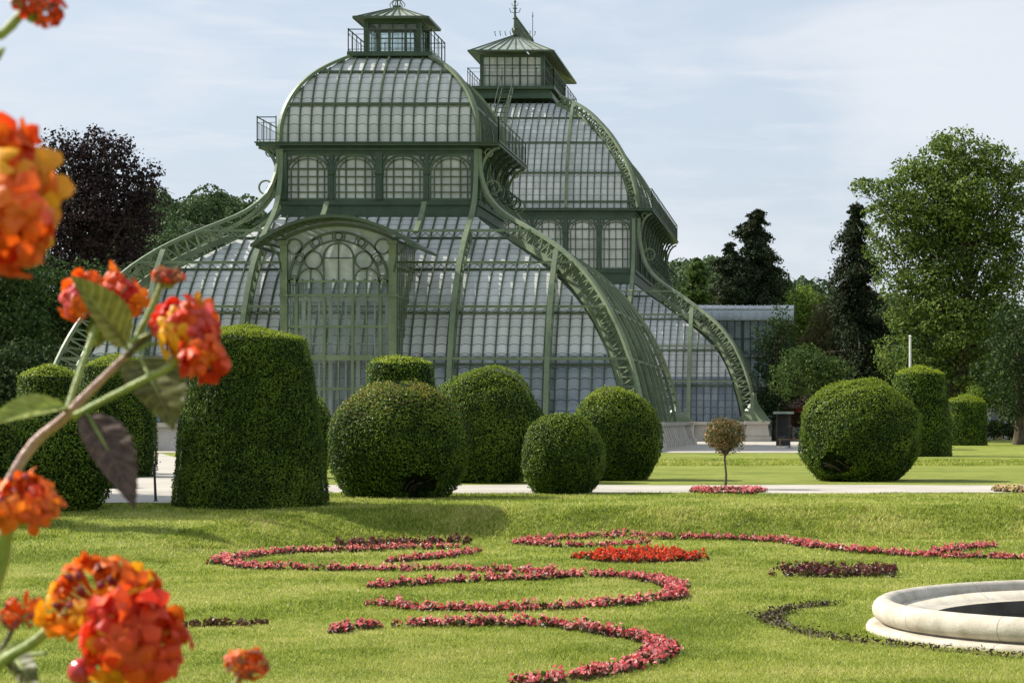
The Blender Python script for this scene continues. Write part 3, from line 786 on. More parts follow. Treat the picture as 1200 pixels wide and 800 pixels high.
# ------------------------------------------------------------ lanterns
def hip_roof(mb, xc, yc, d, ey, z0, d1, ey1, z1, ov=0):
    A = [(xc-d, yc-d-ey, z0), (xc+d, yc-d-ey, z0), (xc+d, yc+d+ey, z0), (xc-d, yc+d+ey, z0)]
    B = [(xc-d1, yc-d1-ey1, z1), (xc+d1, yc-d1-ey1, z1), (xc+d1, yc+d1+ey1, z1), (xc-d1, yc+d1+ey1, z1)]
    for i in range(4):
        j = (i+1) % 4; L = math.dist(A[i], A[j])
        mb.face([A[i], A[j], B[j], B[i]], [(0, 0), (L, 0), (L*0.7, 3), (L*0.3, 3)])
def lantern(xc, yc, ey, dz, dd, rail, db, zb, zt, de, ze, za, ea, npane, neave):
    r = None
    mb = MB()
    mb.box((xc, yc, dz-0.12), (2*dd, 2*(dd+ey), 0.24)); mb.box((xc, yc, dz-0.4), (2*dd-0.7, 2*(dd+ey)-0.7, 0.32)); mb.box((xc, yc, dz-0.75), (2*dd-0.3, 2*(dd+ey)-0.3, 0.38))
    L = mb.build('lantern', GREEND, HOUSE)
    e = 0.06; x0, x1, y0, y1 = xc-dd+e, xc+dd-e, yc-dd-ey+e, yc+dd+ey-e
    railing([(x0, y0, dz), (x1, y0, dz), (x1, y1, dz), (x0, y1, dz)], rail, 1.2, closed=True, parent=L, fine=0.9)
    # frame
    mb = MB(); hy = db+ey
    for sx in (-1, 1):
        for sy in (-1, 1): mb.box((xc+sx*db, yc+sy*hy, (zb+zt)/2), (0.26, 0.26, zt-zb))
    for z, t_ in ((zb+0.07, 0.14), (zt-0.1, 0.2)):
        for sy in (-1, 1): mb.box((xc, yc+sy*hy, z), (2*db-0.26, 0.18, t_))
        for sx in (-1, 1): mb.box((xc+sx*db, yc, z), (0.18, 2*hy-0.26, t_))
    for i in range(1, npane):
        x = xc-db+2*db*i/npane; tk = 0.13 if (npane > 4 and i == npane//2+1) or (npane <= 4 and i in (1, npane-1)) else 0.055
        for sy in (-1, 1): mb.box((x, yc+sy*hy, (zb+zt)/2), (tk, 0.08, zt-zb-0.3))
    m = max(3, int(npane*hy/db))
    for i in range(1, m):
        y = yc-hy+2*hy*i/m
        for sx in (-1, 1): mb.box((xc+sx*db, y, (zb+zt)/2), (0.08, 0.08, zt-zb-0.3))
    for f in ((0.36, 0.68) if npane > 4 else (0.72,)):
        z = zb+(zt-zb)*f
        for sy in (-1, 1): mb.box((xc, yc+sy*hy, z), (2*db-0.26, 0.06, 0.06))
        for sx in (-1, 1): mb.box((xc+sx*db, yc, z), (0.06, 2*hy-0.26, 0.06))
    mb.build('lantern_frame', GREEND, L)
    mb = MB()
    for sy in (-1, 1):
        y = yc+sy*(hy-0.05); mb.face([(xc-db, y, zb), (xc+db, y, zb), (xc+db, y, zt), (xc-db, y, zt)], [(0, .3), (2*db, .3), (2*db, 2), (0, 2)])
    for sx in (-1, 1):
        x = xc+sx*(db-0.05); mb.face([(x, yc-hy, zb), (x, yc+hy, zb), (x, yc+hy, zt), (x, yc-hy, zt)], [(0, .3), (2*hy, .3), (2*hy, 2), (0, 2)])
    mb.build('lantern_glazing', GLASSW if npane > 4 else GLASSC, L, uv=True)
    mb = MB(); hip_roof(mb, xc, yc, de, ey, ze, 0.12, ea, za); hip_roof(mb, xc, yc, de-0.05, ey, ze-0.06, 0.1, ea, za-0.1)
    mb.build('lantern_roof', LEAD, L, uv=True)
    mb = MB(); up_ = Z
    for sx, sy in ((1, -1), (1, 1), (-1, 1), (-1, -1)):
        mb.bar((xc+sx*de, yc+sy*(de+ey), ze), (xc+sx*0.12, yc+sy*(0.12+ea), za), 0.1)
    for sy in (-1, 1):
        mb.bar((xc-de, yc+sy*(de+ey), ze), (xc+de, yc+sy*(de+ey), ze), 0.14)
        for i in range(1, neave):
            f = -1+2*i/neave; mb.bar((xc+de*f, yc+sy*(de+ey), ze+0.03), (xc+0.12*f, yc+sy*(0.12+ea), za+0.03), 0.05)
    for sx in (-1, 1):
        mb.bar((xc+sx*de, yc-de-ey, ze), (xc+sx*de, yc+de+ey, ze), 0.14)
        n = int(neave*(de+ey)/de)
        for i in range(1, n):
            f = -1+2*i/n; mb.bar((xc+sx*de, yc+(de+ey)*f, ze+0.03), (xc+sx*0.12, yc+(0.12+ea)*f, za+0.03), 0.05)
    mb.build('roof_rib', GREENV, L)
    return L
LN = lantern(-22.75, 122.15, 0, 21.4, 2.3, 1.2, 1.42, 21.4, 23.25, 2.0, 23.3, 24.15, 0, 4, 8)
LM = lantern(-23.0, 178.4, 5.0, 27.1, 3.35, 1.35, 2.35, 27.1, 29.65, 3.25, 29.8, 31.4, 5.6, 8, 9)
# finial of the near lantern: little open crown with four scroll legs and a spike
mb = MB(); c = Vector((-22.75, 122.15, 24.15))
mb.box(c+Z*0.06, (0.42, 0.42, 0.12))
for a in range(6):
    an = a*PI/3; u = Vector((math.cos(an), math.sin(an), 0))
    mb.tube([c+u*0.38+Z*0.05, c+u*0.42+Z*0.2, c+u*0.22+Z*0.42, c+u*0.16+Z*0.75, c+u*0.02+Z*1.0], 0.025, 5)
mb.ring(c+Z*0.45, 0.2, 0.04, (1, 0, 0), (0, 1, 0), 14); mb.tube([c, c+Z*1.2], [0.05, 0.02], 6)
mb.lathe([(0.02, 0.9), (0.12, 0.98), (0.12, 1.05), (0.02, 1.12)], c, 10); mb.build('finial', GREENV, LN)
# spire and ridge cresting of the farther lantern
mb = MB(); c = Vector((-23.0, 172.6, 31.4))
mb.tube([c, c+Z*1.2, c+Z*3.6], [0.16, 0.10, 0.03], 8)
for z, r in ((0.5, 0.26), (1.3, 0.22), (2.1, 0.2), (2.6, 0.13)): mb.lathe([(0.03, z-0.1), (r, z), (0.03, z+0.1)], c, 10)
for a in range(4):
    u = Vector((math.cos(a*PI/2), math.sin(a*PI/2), 0))
    mb.tube([c+Z*1.75, c+u*0.35+Z*1.8, c+u*0.42+Z*2.1], 0.03, 5); mb.tube([c+Z*2.3, c+u*0.2+Z*2.32, c+u*0.26+Z*2.5], 0.022, 5)
    for m_ in range(4): mb.tube([c+u*(0.3+0.4*m_)+Z*-0.05, c+u*(0.4+0.4*m_)+Z*0.3, c+u*(0.3+0.4*m_)+Z*(0.5-0.08*m_)], 0.03, 4)
mb.build('spire', GREENV, LM)
mb = MB()
for i in range(29):
    y = 172.8+i*0.4
    mb.bar((-23, y, 31.4), (-23, y, 32.9), 0.05); mb.lathe([(0.01, 1.45), (0.07, 1.52), (0.01, 1.65)], (-23, y, 31.4), 6)
    if i < 28:
        mb.bar((-23, y, 31.45), (-23, y+0.4, 32.4), 0.035); mb.bar((-23, y+0.4, 31.45), (-23, y, 32.4), 0.035)
mb.bar((-23, 172.8, 31.5), (-23, 184, 31.5), 0.08); mb.bar((-23, 172.8, 32.5), (-23, 184, 32.5), 0.06); mb.build('ridge_cresting', GREENV, LM)
mb = MB(); mb.tube([(-21.7, 173.2, 30.6), (-21.7, 173.2, 33.3)], 0.025, 6); mb.lathe([(0.02, 2.3), (0.06, 2.4), (0.02, 2.5)], (-21.7, 173.2, 30.6), 8); mb.build('lightning_rod', DMETAL, LM)
# lookout ladder from the farther lantern down over the dome glass
mb = MB(); path = [(3.6, 26.9), (4.6, 26.05), (6.0, 25.15), (7.2, 24.05), (8.35, 22.65), (9.4, 20.85), (10.1, 19.0), (10.5, 17.1)]
pr, _ = resample(path, 44)
for sx in (-0.42, 0.42):
    mb.sweep([pm.P(0, d+0.12, -0.15+sx, z+0.1) for d, z in pr], pm.lat(0), 0.07, 0.12)
    mb.sweep([pm.P(0, d+0.5, -0.15+sx*1.15, z+0.85) for d, z in pr[:34]], pm.lat(0), 0.05, 0.05)
for d, z in pr[::2]: mb.bar(pm.P(0, d+0.12, -0.57, z+0.1), pm.P(0, d+0.12, 0.27, z+0.1), 0.06, 0.06, up=(0, 0, 1))
for d, z in pr[:34:5]:
    for sx in (-0.42, 0.42): mb.bar(pm.P(0, d+0.12, -0.15+sx, z+0.1), pm.P(0, d+0.5, -0.15+sx*1.15, z+0.85), 0.04)
mb.build('ladder', GREENV, HOUSE)

# ------------------------------------------------------------ entrance portal of the near pavilion
XP = -22.75; YF = 106.9; U = Vector((1, 0, 0))
def pp(u, z, y=YF): return Vector((XP+u, y, z))
mb = MB()
for s_ in (-1, 1):
    mb.box(pp(s_*2.62, 5.05), (0.34, 0.34, 10.1)); mb.box(pp(s_*2.62, 7.5), (0.44, 0.44, 0.14)); mb.box(pp(s_*2.62, 0.35), (0.5, 0.5, 0.7))
    for zz in (10.05,): mb.box(pp(s_*2.62, zz), (0.5, 0.5, 0.16))
portal = mb.build('portal', GREEN, HOUSE)
mb = MB(); B = lambda a, b, t_: mb.bar(a, b, t_, 0.12, up=(0, 1, 0))
for z, t_ in ((7.5, 0.13), (6.0, 0.12), (4.5, 0.26), (3.0, 0.13), (8.18, 0.09)): mb.box(pp(0, z), (4.9, 0.12, t_))
for u in (-2.02, -0.68, 0.68, 2.02): mb.box(pp(u, 4.3), (0.14, 0.16, 6.3))
for u in (-1.35, 0.0, 1.35): mb.box(pp(u, 4.3), (0.06, 0.08, 6.3))
mb.box(pp(0, 0.75), (4.9, 0.2, 0.8))
mb.build('door_frame', GREEN, portal)
mb = MB(); NF = Vector((0, -1, 0))
def arc(r, zc=8.16, uc=0, w=0.1, a0=0, a1=PI, n=28, t_=0.12): mb.ring(pp(uc, zc), r, w, U, Z, n, t_, a0, a1)
arc(2.38, w=0.11); arc(1.98, w=0.09)
for s_ in (-1, 1):
    mb.box(pp(s_*2.38, 7.85), (0.1, 0.12, 0.6)); mb.box(pp(s_*1.98, 7.85), (0.08, 0.12, 0.6))
for i in range(0, 7):
    a = PI*i/6; arc(0.175, 8.16+2.18*math.sin(a), 2.18*math.cos(a), 0.05, 0, 2*PI, 14)
for i in range(12):
    if i % 2 == 1 or True:
        a = PI*(i+0.5)/12
        for da in (-0.0,): mb.bar(pp(2.0*math.cos(a+da), 8.16+2.0*math.sin(a+da)), pp(2.36*math.cos(a+da), 8.16+2.36*math.sin(a+da)), 0.05)
arc(0.72, 9.3, 0, 0.07, 0, PI, 16)
for s_ in (-1, 1):
    mb.box(pp(s_*0.72, 8.74), (0.07, 0.09, 1.1)); arc(0.42, 9.2, s_*1.22, 0.06, 0, 2*PI, 18); arc(0.6, 8.2, s_*1.35, 0.06, 0, PI, 16)
    mb.box(pp(s_*1.35, 8.15), (0.06, 0.08, 1.3)); arc(0.36, 9.85, s_*2.12, 0.06, 0, 2*PI, 18); mb.box(pp(s_*0.75, 7.85), (0.06, 0.08, 0.6)); mb.box(pp(s_*1.95, 7.85), (0.06, 0.08, 0.6))
mb.box(pp(0, 8.75), (0.06, 0.08, 2.5)); mb.box(pp(0, 9.3), (1.4, 0.08, 0.06))
mb.build('arch_tracery', GREENV, portal)
mb = MB(); zt_ = lambda u: 11.2-1.4*(u/3.85)**2
n = 16; mt = MB()
for i in range(n):
    u0, u1 = -2.6+5.2*i/n, -2.6+5.2*(i+1)/n
    mb.face([pp(u0, 1.15, YF+0.07), pp(u1, 1.15, YF+0.07), pp(u1, 8.18, YF+0.07), pp(u0, 8.18, YF+0.07)], [(u0+4, .3), (u1+4, .3), (u1+4, 3), (u0+4, 3)])
    mt.face([pp(u0, 8.18, YF+0.07), pp(u1, 8.18, YF+0.07), pp(u1, zt_(u1)-0.1, YF+0.07), pp(u0, zt_(u0)-0.1, YF+0.07)], [(u0+4, .3), (u1+4, .3), (u1+4, 3), (u0+4, 3)])
for s_ in (-1, 1):
    mb.face([pp(s_*2.62, 1.2, YF+0.2), pp(s_*2.62, 1.2, YF+1.5), pp(s_*2.62, 10.3, YF+6), pp(s_*2.62, 10.3, YF+0.2)], [(0, 0), (1.5, 0), (6, 4), (0, 4)])
mb.build('portal_glazing', GLASSC, portal, uv=True); mt.build('tympanum_glazing', GLASSTY, portal, uv=True)
mb = MB()
for s_ in (-1, 1):
    for i in range(1, 11):
        y = YF+0.2+i*0.55; z0 = 1.2+max(0, (y-YF-1.3))*1.75
        if z0 < 10: mb.bar(pp(s_*2.62, z0, y), pp(s_*2.62, 10.3, y), 0.06)
    for z in (3.0, 4.5, 6.0, 7.5, 9.0, 10.2):
        y1 = YF+1.3+max(0, z-1.2)/1.75; mb.bar(pp(s_*2.62, z, YF+0.1), pp(s_*2.62, z, y1), 0.09)
mb.build('side_bars', GREEN, portal)
# barrel canopy with open overhang
YC0, YC1 = 105.5, 113.5; mb = MB(); us_ = np.linspace(-3.85, 3.85, 25)
for y, w_, h_ in ((YC0, 0.12, 0.15), (YF-0.12, 0.16, 0.2), (YC0+0.7, 0.06, 0.08)):
    mb.sweep([pp(u, zt_(u), y) for u in us_], (0, 1, 0), w_, h_)
mb.sweep([pp(u, zt_(u)-0.32, YF-0.12) for u in us_ if abs(u) < 2.9], (0, 1, 0), 0.14, 0.14)
for u in us_: mb.bar(pp(u, zt_(u)+0.0, YC0+0.08), pp(u, zt_(u), YC1-1.2-abs(u)*0.1), 0.05, 0.09)
for s_ in (-1, 1):
    mb.bar(pp(s_*3.85, zt_(3.85), YC0), pp(s_*3.85, zt_(3.85), YC1-1.6), 0.12)
    for yy in (YF-0.12,):
        mb.sweep([pp(s_*2.7, 8.6, yy), pp(s_*2.85, 9.4, yy), pp(s_*3.3, 9.9, yy), pp(s_*3.7, 9.95, yy)], (0, 1, 0), 0.1, 0.1)
cn = mb.build('canopy', GREENV, portal)
mb = MB()
for i in range(24):
    mb.face([pp(us_[i], zt_(us_[i])+0.06, YC0+0.1), pp(us_[i+1], zt_(us_[i+1])+0.06, YC0+0.1), pp(us_[i+1], zt_(us_[i+1])+0.06, YC1-1.2), pp(us_[i], zt_(us_[i])+0.06, YC1-1.2)], [(us_[i]+4, 0), (us_[i+1]+4, 0), (us_[i+1]+4, 7), (us_[i]+4, 7)])
mb.build('canopy_glazing', GLASSA, portal, uv=True)
# inner draught lobby with cream frames
mb = MB(); YI = YF+0.75
for u in (-1.75, -0.45, 0.9, 2.3): mb.box(pp(u-0.1, 3.7, YI), (0.17, 0.1, 7.2))
for u in (-1.1, 0.2, 1.6, -1.6): mb.box(pp(u, 3.7, YI), (0.07, 0.08, 7.2))
mb.box(pp(0, 7.35, YI), (4.9, 0.12, 0.14)); mb.box(pp(0, 8.5, YI), (4.2, 0.1, 0.1)); mb.box(pp(0, 5.2, YI), (4.9, 0.1, 0.06))
mb.box(pp(-1.0, 7.95, YI), (0.08, 0.08, 1.1)); mb.box(pp(0.4, 8.3, YI), (0.09, 0.08, 1.9)); mb.box(pp(1.75, 8.0, YI), (0.09, 0.08, 1.2))
mb.build('inner_lobby_frame', CREAM, portal)

# ------------------------------------------------------------ side entrance wing of the middle pavilion
XA0, XA1, YA0, YA1 = -7.8, -2.9, 174.3, 182.5
mb = MB()
for i in range(9):
    x = XA0+(XA1-XA0)*i/8; mb.box((x, YA0, 4.75), (0.26 if i in (0, 4, 8) else 0.08, 0.2 if i in (0, 4, 8) else 0.1, 9.5))
for z, t_ in ((9.4, 0.24), (6.4, 0.1), (4.0, 0.22), (7.9, 0.06)): mb.box(((XA0+XA1)/2, YA0-0.01, z), (XA1-XA0, 0.2, t_))
for i in range(1, 13):
    y = YA0+(YA1-YA0)*i/12; mb.box((XA1, y, 4.75), (0.26 if i in (6, 12) else 0.1, 0.12, 9.5))
for z in (9.4, 6.4, 4.0): mb.box((XA1+0.01, (YA0+YA1)/2, z), (0.2, YA1-YA0, 0.16))
mb.box((-1.75, YA0+0.3, 4.7), (0.16, 0.16, 9.2)); mb.box((-1.75, YA1-0.3, 4.7), (0.16, 0.16, 9.2))
wing = mb.build('side_wing', GREEND, HOUSE)
mb = MB(); mb.face([(XA0, YA0+0.12, 0.3), (XA1, YA0+0.12, 0.3), (XA1, YA0+0.12, 9.4), (XA0, YA0+0.12, 9.4)], [(0, 0), (4.9, 0), (4.9, 9.4), (0, 9.4)])
mb.face([(XA1-0.12, YA0, 0.3), (XA1-0.12, YA1, 0.3), (XA1-0.12, YA1, 9.4), (XA1-0.12, YA0, 9.4)], [(0, 0), (8.2, 0), (8.2, 9.4), (0, 9.4)])
mb.build('wing_glazing', GLASSA, wing, uv=True)
mb = MB(); fr_ = MB(); ymid = (YA0+YA1)/2; hw_ = (YA1-YA0)/2+0.4
ang = [(-hw_*math.cos(a), 9.35+1.35*math.sin(a)) for a in np.linspace(0, PI, 15)]
for i in range(14):
    (ya_, za_), (yb_, zb_) = ang[i], ang[i+1]
    mb.face([(-9.5, ymid+ya_, za_), (-1.35, ymid+ya_, za_), (-1.35, ymid+yb_, zb_), (-9.5, ymid+yb_, zb_)], [(0, i), (8.1, i), (8.1, i+1), (0, i+1)])
mb.build('wing_roof_glazing', GLASST, wing, uv=True)
for i in range(15):
    x = -9.5+8.15*i/14; fr_.sweep([(x, ymid+a, z+0.03) for a, z in ang], (1, 0, 0), 0.05, 0.05)
for (a, z) in (ang[0], ang[3], ang[14]): fr_.bar((-9.5, ymid+a, z), (-1.35, ymid+a, z), 0.1)
fr_.build('wing_roof_frame', LEAD, wing)
# ============================================================ clipped yews (topiary)
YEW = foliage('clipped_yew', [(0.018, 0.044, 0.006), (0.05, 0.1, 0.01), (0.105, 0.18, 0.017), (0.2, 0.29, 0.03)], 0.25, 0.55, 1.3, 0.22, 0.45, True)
YEWY = foliage('yew_sunlit_young_shoots', [(0.16, 0.23, 0.01), (0.28, 0.36, 0.018), (0.38, 0.44, 0.03)], 0.45, 0.5, 1.5, 0.35, 0.4)  # new growth, with the sunlit brightness of the tops put into the leaf colour
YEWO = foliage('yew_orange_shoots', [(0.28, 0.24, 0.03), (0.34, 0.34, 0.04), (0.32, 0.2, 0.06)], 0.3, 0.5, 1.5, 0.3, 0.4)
CORE = MATS['core'] = (lambda t: t.end(t.pbr(t.ramp(t.noise(9, 4), [(0.4, (0.008, 0.014, 0.005)), (0.7, (0.03, 0.05, 0.01))]), 0.95, 0, 0.05, t.bump(t.noise(14, 4), 1.0, 0.08))))(NT('yew_core'))
t = NT('bark'); BARK = t.end(t.pbr(t.ramp(t.noise(6, 5, t.scaled(t.pos(), (1, 1, 0.25))), [(0.35, (0.045, 0.035, 0.025)), (0.65, (0.14, 0.115, 0.085))]), 0.9, 0, 0.1, t.bump(t.noise(12, 4), 0.8, 0.03)))

def topiary(name, label, base, prof, leaf, dens, seed, young=0.0, orange=False, hole=None, rough=1.0, group=None):
    """base: ground point under the middle; prof: (radius, height) outline from the ground to the top"""
    rg = np.random.default_rng(seed)
    P = np.array(prof, float)
    s = np.concatenate([[0], np.cumsum(np.hypot(*np.diff(P, axis=0).T))])
    root = thing(name, base, label, 'topiary', group)
    # area weighted sampling of the turned outline
    q = np.linspace(0, s[-1], 300); rr = np.interp(q, s, P[:, 0]); zz = np.interp(q, s, P[:, 1])
    wgt = rr+0.02; cdf = np.cumsum(wgt); cdf /= cdf[-1]
    area = np.trapz(2*PI*rr, q); n = int(area*dens)
    u = np.interp(rg.random(n), cdf, q); a = rg.random(n)*2*PI
    R = np.interp(u, s, P[:, 0]); Zz = np.interp(u, s, P[:, 1])
    e = 0.02; tr = (np.interp(u+e, s, P[:, 0])-np.interp(u-e, s, P[:, 0])); tz = (np.interp(u+e, s, P[:, 1])-np.interp(u-e, s, P[:, 1]))
    L = np.hypot(tr, tz)+1e-9; nr, nz = tz/L, -tr/L
    N = np.stack([nr*np.cos(a), nr*np.sin(a), nz], 1)
    C = np.stack([R*np.cos(a), R*np.sin(a), Zz], 1)
    big = noise3(C, 1.9, seed)*0.045*rough*max(P[:, 0].max(), 0.6); fine = noise3(C, 20, seed+1)*0.024*rough; vf = noise3(C, 45, seed+2)*0.014*rough
    off = big+fine+vf+rg.normal(size=n)*leaf*0.3+(rg.random(n) < 0.03)*rg.random(n)*leaf*1.6
    keep = np.ones(n, bool)
    if hole is not None:      # a bare patch where the twigs show
        ha, hz, hr = hole; da = (a-ha+PI) % (2*PI)-PI
        dd = np.hypot(da*R/hr, (Zz-hz)/(hr*0.7)); keep = dd+0.25*noise3(C, 9, seed) > 1
    if orange: pass
    C2 = (C+N*off[:, None])[keep]; N2 = N[keep]; Z2 = Zz[keep]
    V, Fa = leaf_quads(C2, leaf, N2, 0.75, 0.62, rg)
    tipz = P[:, 1].max()
    yn = np.clip((N2[:, 2]-0.25)*1.6, 0, 1) if young else np.zeros(len(C2))  # upward-facing leaves take the brighter colour: new growth plus painted sunlight
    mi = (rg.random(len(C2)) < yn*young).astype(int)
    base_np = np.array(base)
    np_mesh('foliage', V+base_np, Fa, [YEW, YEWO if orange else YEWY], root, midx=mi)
    # twiggy core
    m = 40; k = 36; Vc = []
    for i in range(m+1):
        uu = s[-1]*i/m; r_ = max(np.interp(uu, s, P[:, 0])-0.055-0.02*leaf/0.05, 0.01); z_ = np.interp(uu, s, P[:, 1])-(0.05 if i > m*0.6 else 0)
        for j in range(k): Vc.append((r_*math.cos(2*PI*j/k), r_*math.sin(2*PI*j/k), max(z_, -0.02)))
    Vc = np.array(Vc); Vc = Vc+(Vc*np.array([1, 1, 0]))/(np.hypot(Vc[:, 0], Vc[:, 1])[:, None]+1e-6)*(noise3(Vc, 1.9, seed)*0.045*rough*max(P[:, 0].max(), 0.6))[:, None]
    i_, j_ = np.meshgrid(np.arange(m), np.arange(k), indexing='ij'); a0 = i_*k+j_; a1 = i_*k+(j_+1) % k
    Fc = np.stack([a0, a1, a1+k, a0+k], -1).reshape(-1, 4)
    if hole is not None:
        ha, hz, hr = hole; an = np.arctan2(Vc[:, 1], Vc[:, 0]); da = (an-ha+PI) % (2*PI)-PI; rv = np.hypot(Vc[:, 0], Vc[:, 1])
        dd = np.hypot(da*rv/hr, (Vc[:, 2]-hz)/(hr*0.7)); w_ = np.clip(1.3-dd, 0, 1)*0.35; Vc[:, :2] *= (1-w_)[:, None]
    np_mesh('twig_core', Vc+base_np, Fc, CORE, root, smooth=True)
    if hole is not None:
        mb = MB(); ha, hz, hr = hole
        for t_ in range(9):
            aa = ha+rg.uniform(-0.35, 0.35); r0 = P[:, 0].max()*0.45; r1 = P[:, 0].max()*0.86
            p0 = Vector(base)+Vector((r0*math.cos(aa), r0*math.sin(aa), max(0.05, hz-hr*0.9))); p1 = Vector(base)+Vector((r1*math.cos(aa+rg.uniform(-.25, .25)), r1*math.sin(aa+rg.uniform(-.2, .2)), hz+hr*rg.uniform(-.3, .6)))
            pm_ = p0.lerp(p1, 0.5)+Vector((0, 0, 0.08)); mb.tube([p0, pm_, p1], [0.03, 0.022, 0.012], 5)
        mb.build('bare_branch', BARK, root)
    return root
def ball(rw, h, flat=0.55, n=18):
    """outline of a clipped ball, width radius rw, height h, narrower at the foot"""
    out = []
    for i in range(n+1):
        a = -PI/2+0.62+(PI-0.62)*i/n
        out.append((rw*abs(math.cos(a))**0.92, h*(0.5+0.5*math.sin(a)))) 
    z0 = out[0][1]; return [(out[0][0]*0.95, 0.0)]+[(r, (z-z0)*h/(h-z0)) for r, z in out]
def cone(rb, rt, h, dome, bulge=0.03):
    out = [(rb*0.985, 0)]
    for i in range(1, 9): t_ = i/8; out.append((rb+(rt-rb)*t_**1.15+bulge*math.sin(PI*t_), (h-dome)*t_))
    out[-1] = (rt, h-dome-0.03)
    for i in range(1, 9): t_ = i/8; out.append((rt*(1-t_)*0.985+0.0, h-dome+dome*(1-(1-t_)**1.25)))
    out[-1] = (0.0, h); return out
def place(px, pybase, front_r, h=HC-UP):
    """middle of a round thing whose front foot shows at (px, pybase)"""
    g = gup(px, pybase, h); Y = g.y+front_r; x = (px-VX)*Y/F
    return Vector((x, Y, float(H(x, Y))))
def S(px, Y): return px*Y/F
def cone_at(name, label, px, y0, ytop, yrim, wb, wt, leaf, dens, seed, young=0.9, hgt=None, **kw):
    Y = gup(px, y0, hgt).y*1.03; rb, rt = S(wb, Y), S(wt, Y); b = place(px, y0, rb, hgt or HC-UP); Y = b.y
    return topiary(name, label, b, cone(S(wb, Y), S(wt, Y), S(y0-ytop, Y), S(yrim-ytop, Y)), leaf, dens, seed, young, **kw)
def ball_at(name, label, px, y0, ytop, rw, leaf, dens, seed, young=0.5, **kw):
    Y = gup(px, y0).y; b = place(px, y0, S(rw, Y)*0.6); Y = b.y
    return topiary(name, label, b, ball(S(rw, Y), S(y0-ytop, Y)), leaf, dens, seed, young, **kw)
GB = 'clipped yew balls on the lawn'; GC = 'clipped yew cones and drums on the lawn'
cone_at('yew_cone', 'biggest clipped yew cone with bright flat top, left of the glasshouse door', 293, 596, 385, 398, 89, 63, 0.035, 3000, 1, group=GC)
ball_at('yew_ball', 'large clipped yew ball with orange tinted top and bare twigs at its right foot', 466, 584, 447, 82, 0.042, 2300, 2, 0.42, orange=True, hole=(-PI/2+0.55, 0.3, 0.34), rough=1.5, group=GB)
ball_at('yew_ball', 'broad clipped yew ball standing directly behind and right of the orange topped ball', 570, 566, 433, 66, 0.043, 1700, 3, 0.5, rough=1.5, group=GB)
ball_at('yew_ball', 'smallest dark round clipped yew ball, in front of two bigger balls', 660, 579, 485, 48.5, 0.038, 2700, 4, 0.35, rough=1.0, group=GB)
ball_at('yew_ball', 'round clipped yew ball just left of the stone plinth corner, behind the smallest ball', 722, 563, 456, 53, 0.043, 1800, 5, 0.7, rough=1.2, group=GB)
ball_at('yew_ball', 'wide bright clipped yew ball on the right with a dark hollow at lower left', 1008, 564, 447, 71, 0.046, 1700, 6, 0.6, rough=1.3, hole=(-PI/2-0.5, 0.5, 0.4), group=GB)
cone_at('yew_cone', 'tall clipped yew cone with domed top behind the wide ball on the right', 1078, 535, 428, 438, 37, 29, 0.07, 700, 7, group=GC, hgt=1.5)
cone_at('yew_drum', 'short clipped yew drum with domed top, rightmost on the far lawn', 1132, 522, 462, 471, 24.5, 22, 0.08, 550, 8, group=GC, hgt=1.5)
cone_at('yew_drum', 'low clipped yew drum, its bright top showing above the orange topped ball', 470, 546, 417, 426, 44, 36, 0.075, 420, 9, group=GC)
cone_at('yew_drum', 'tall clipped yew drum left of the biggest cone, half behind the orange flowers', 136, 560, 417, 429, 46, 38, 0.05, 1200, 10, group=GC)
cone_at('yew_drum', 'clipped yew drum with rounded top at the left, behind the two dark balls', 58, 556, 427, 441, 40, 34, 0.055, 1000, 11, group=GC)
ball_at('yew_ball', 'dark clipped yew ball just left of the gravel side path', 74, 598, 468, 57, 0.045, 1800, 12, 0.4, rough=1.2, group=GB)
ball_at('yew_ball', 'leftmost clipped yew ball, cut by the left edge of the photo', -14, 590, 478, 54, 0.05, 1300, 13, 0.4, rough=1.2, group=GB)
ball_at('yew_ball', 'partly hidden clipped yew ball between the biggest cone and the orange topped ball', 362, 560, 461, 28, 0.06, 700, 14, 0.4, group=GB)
# low box hedges beside the side path
def hedge(label, a, b, wd, ht, seed):
    rg = np.random.default_rng(seed); a = Vector(a); b = Vector(b); L = (b-a).length; d_ = (b-a).normalized(); s_ = Vector((-d_.y, d_.x, 0))
    root = thing('box_hedge', a.lerp(b, 0.5), label, 'hedge', 'low box hedges by the side path')
    mb = MB(); c = a.lerp(b, 0.5); mb.box((c.x, c.y, c.z+ht*0.46), (L-0.1, wd-0.1, ht*0.92), math.atan2(d_.y, d_.x)); mb.build('twig_core', CORE, root)
    n = int(L*(wd+2*ht)*900); P = []; N = []
    f = rg.random(n); g = rg.random(n)*(wd+2*ht); l = f*L
    for i in range(n):
        x = g[i]
        if x < ht: o_, z_, nn = -wd/2, x, -s_
        elif x < ht+wd: o_, z_, nn = x-ht-wd/2, ht, Z
        else: o_, z_, nn = wd/2, x-ht-wd, s_
        P.append(a+d_*l[i]+s_*o_+Z*z_); N.append(nn)
    P = np.array(P); N = np.array(N, float); P += N*(rg.normal(size=n)*0.02)[:, None]
    V, Fa = leaf_quads(P, 0.05, N, 0.7, 0.6, rg); np_mesh('foliage', V, Fa, [YEW], root)
h0 = gup(103, 572); h1 = gup(148, 572)
hedge('low clipped box hedge at the near end of the verge by the side path', h0, h1, 0.7, S(20, h0.y), 31)
h0 = gup(118, 556); h1 = gup(150, 556)
hedge('low clipped box hedge farther back on the verge by the side path', h0, h1, 0.6, S(11, h0.y), 32)

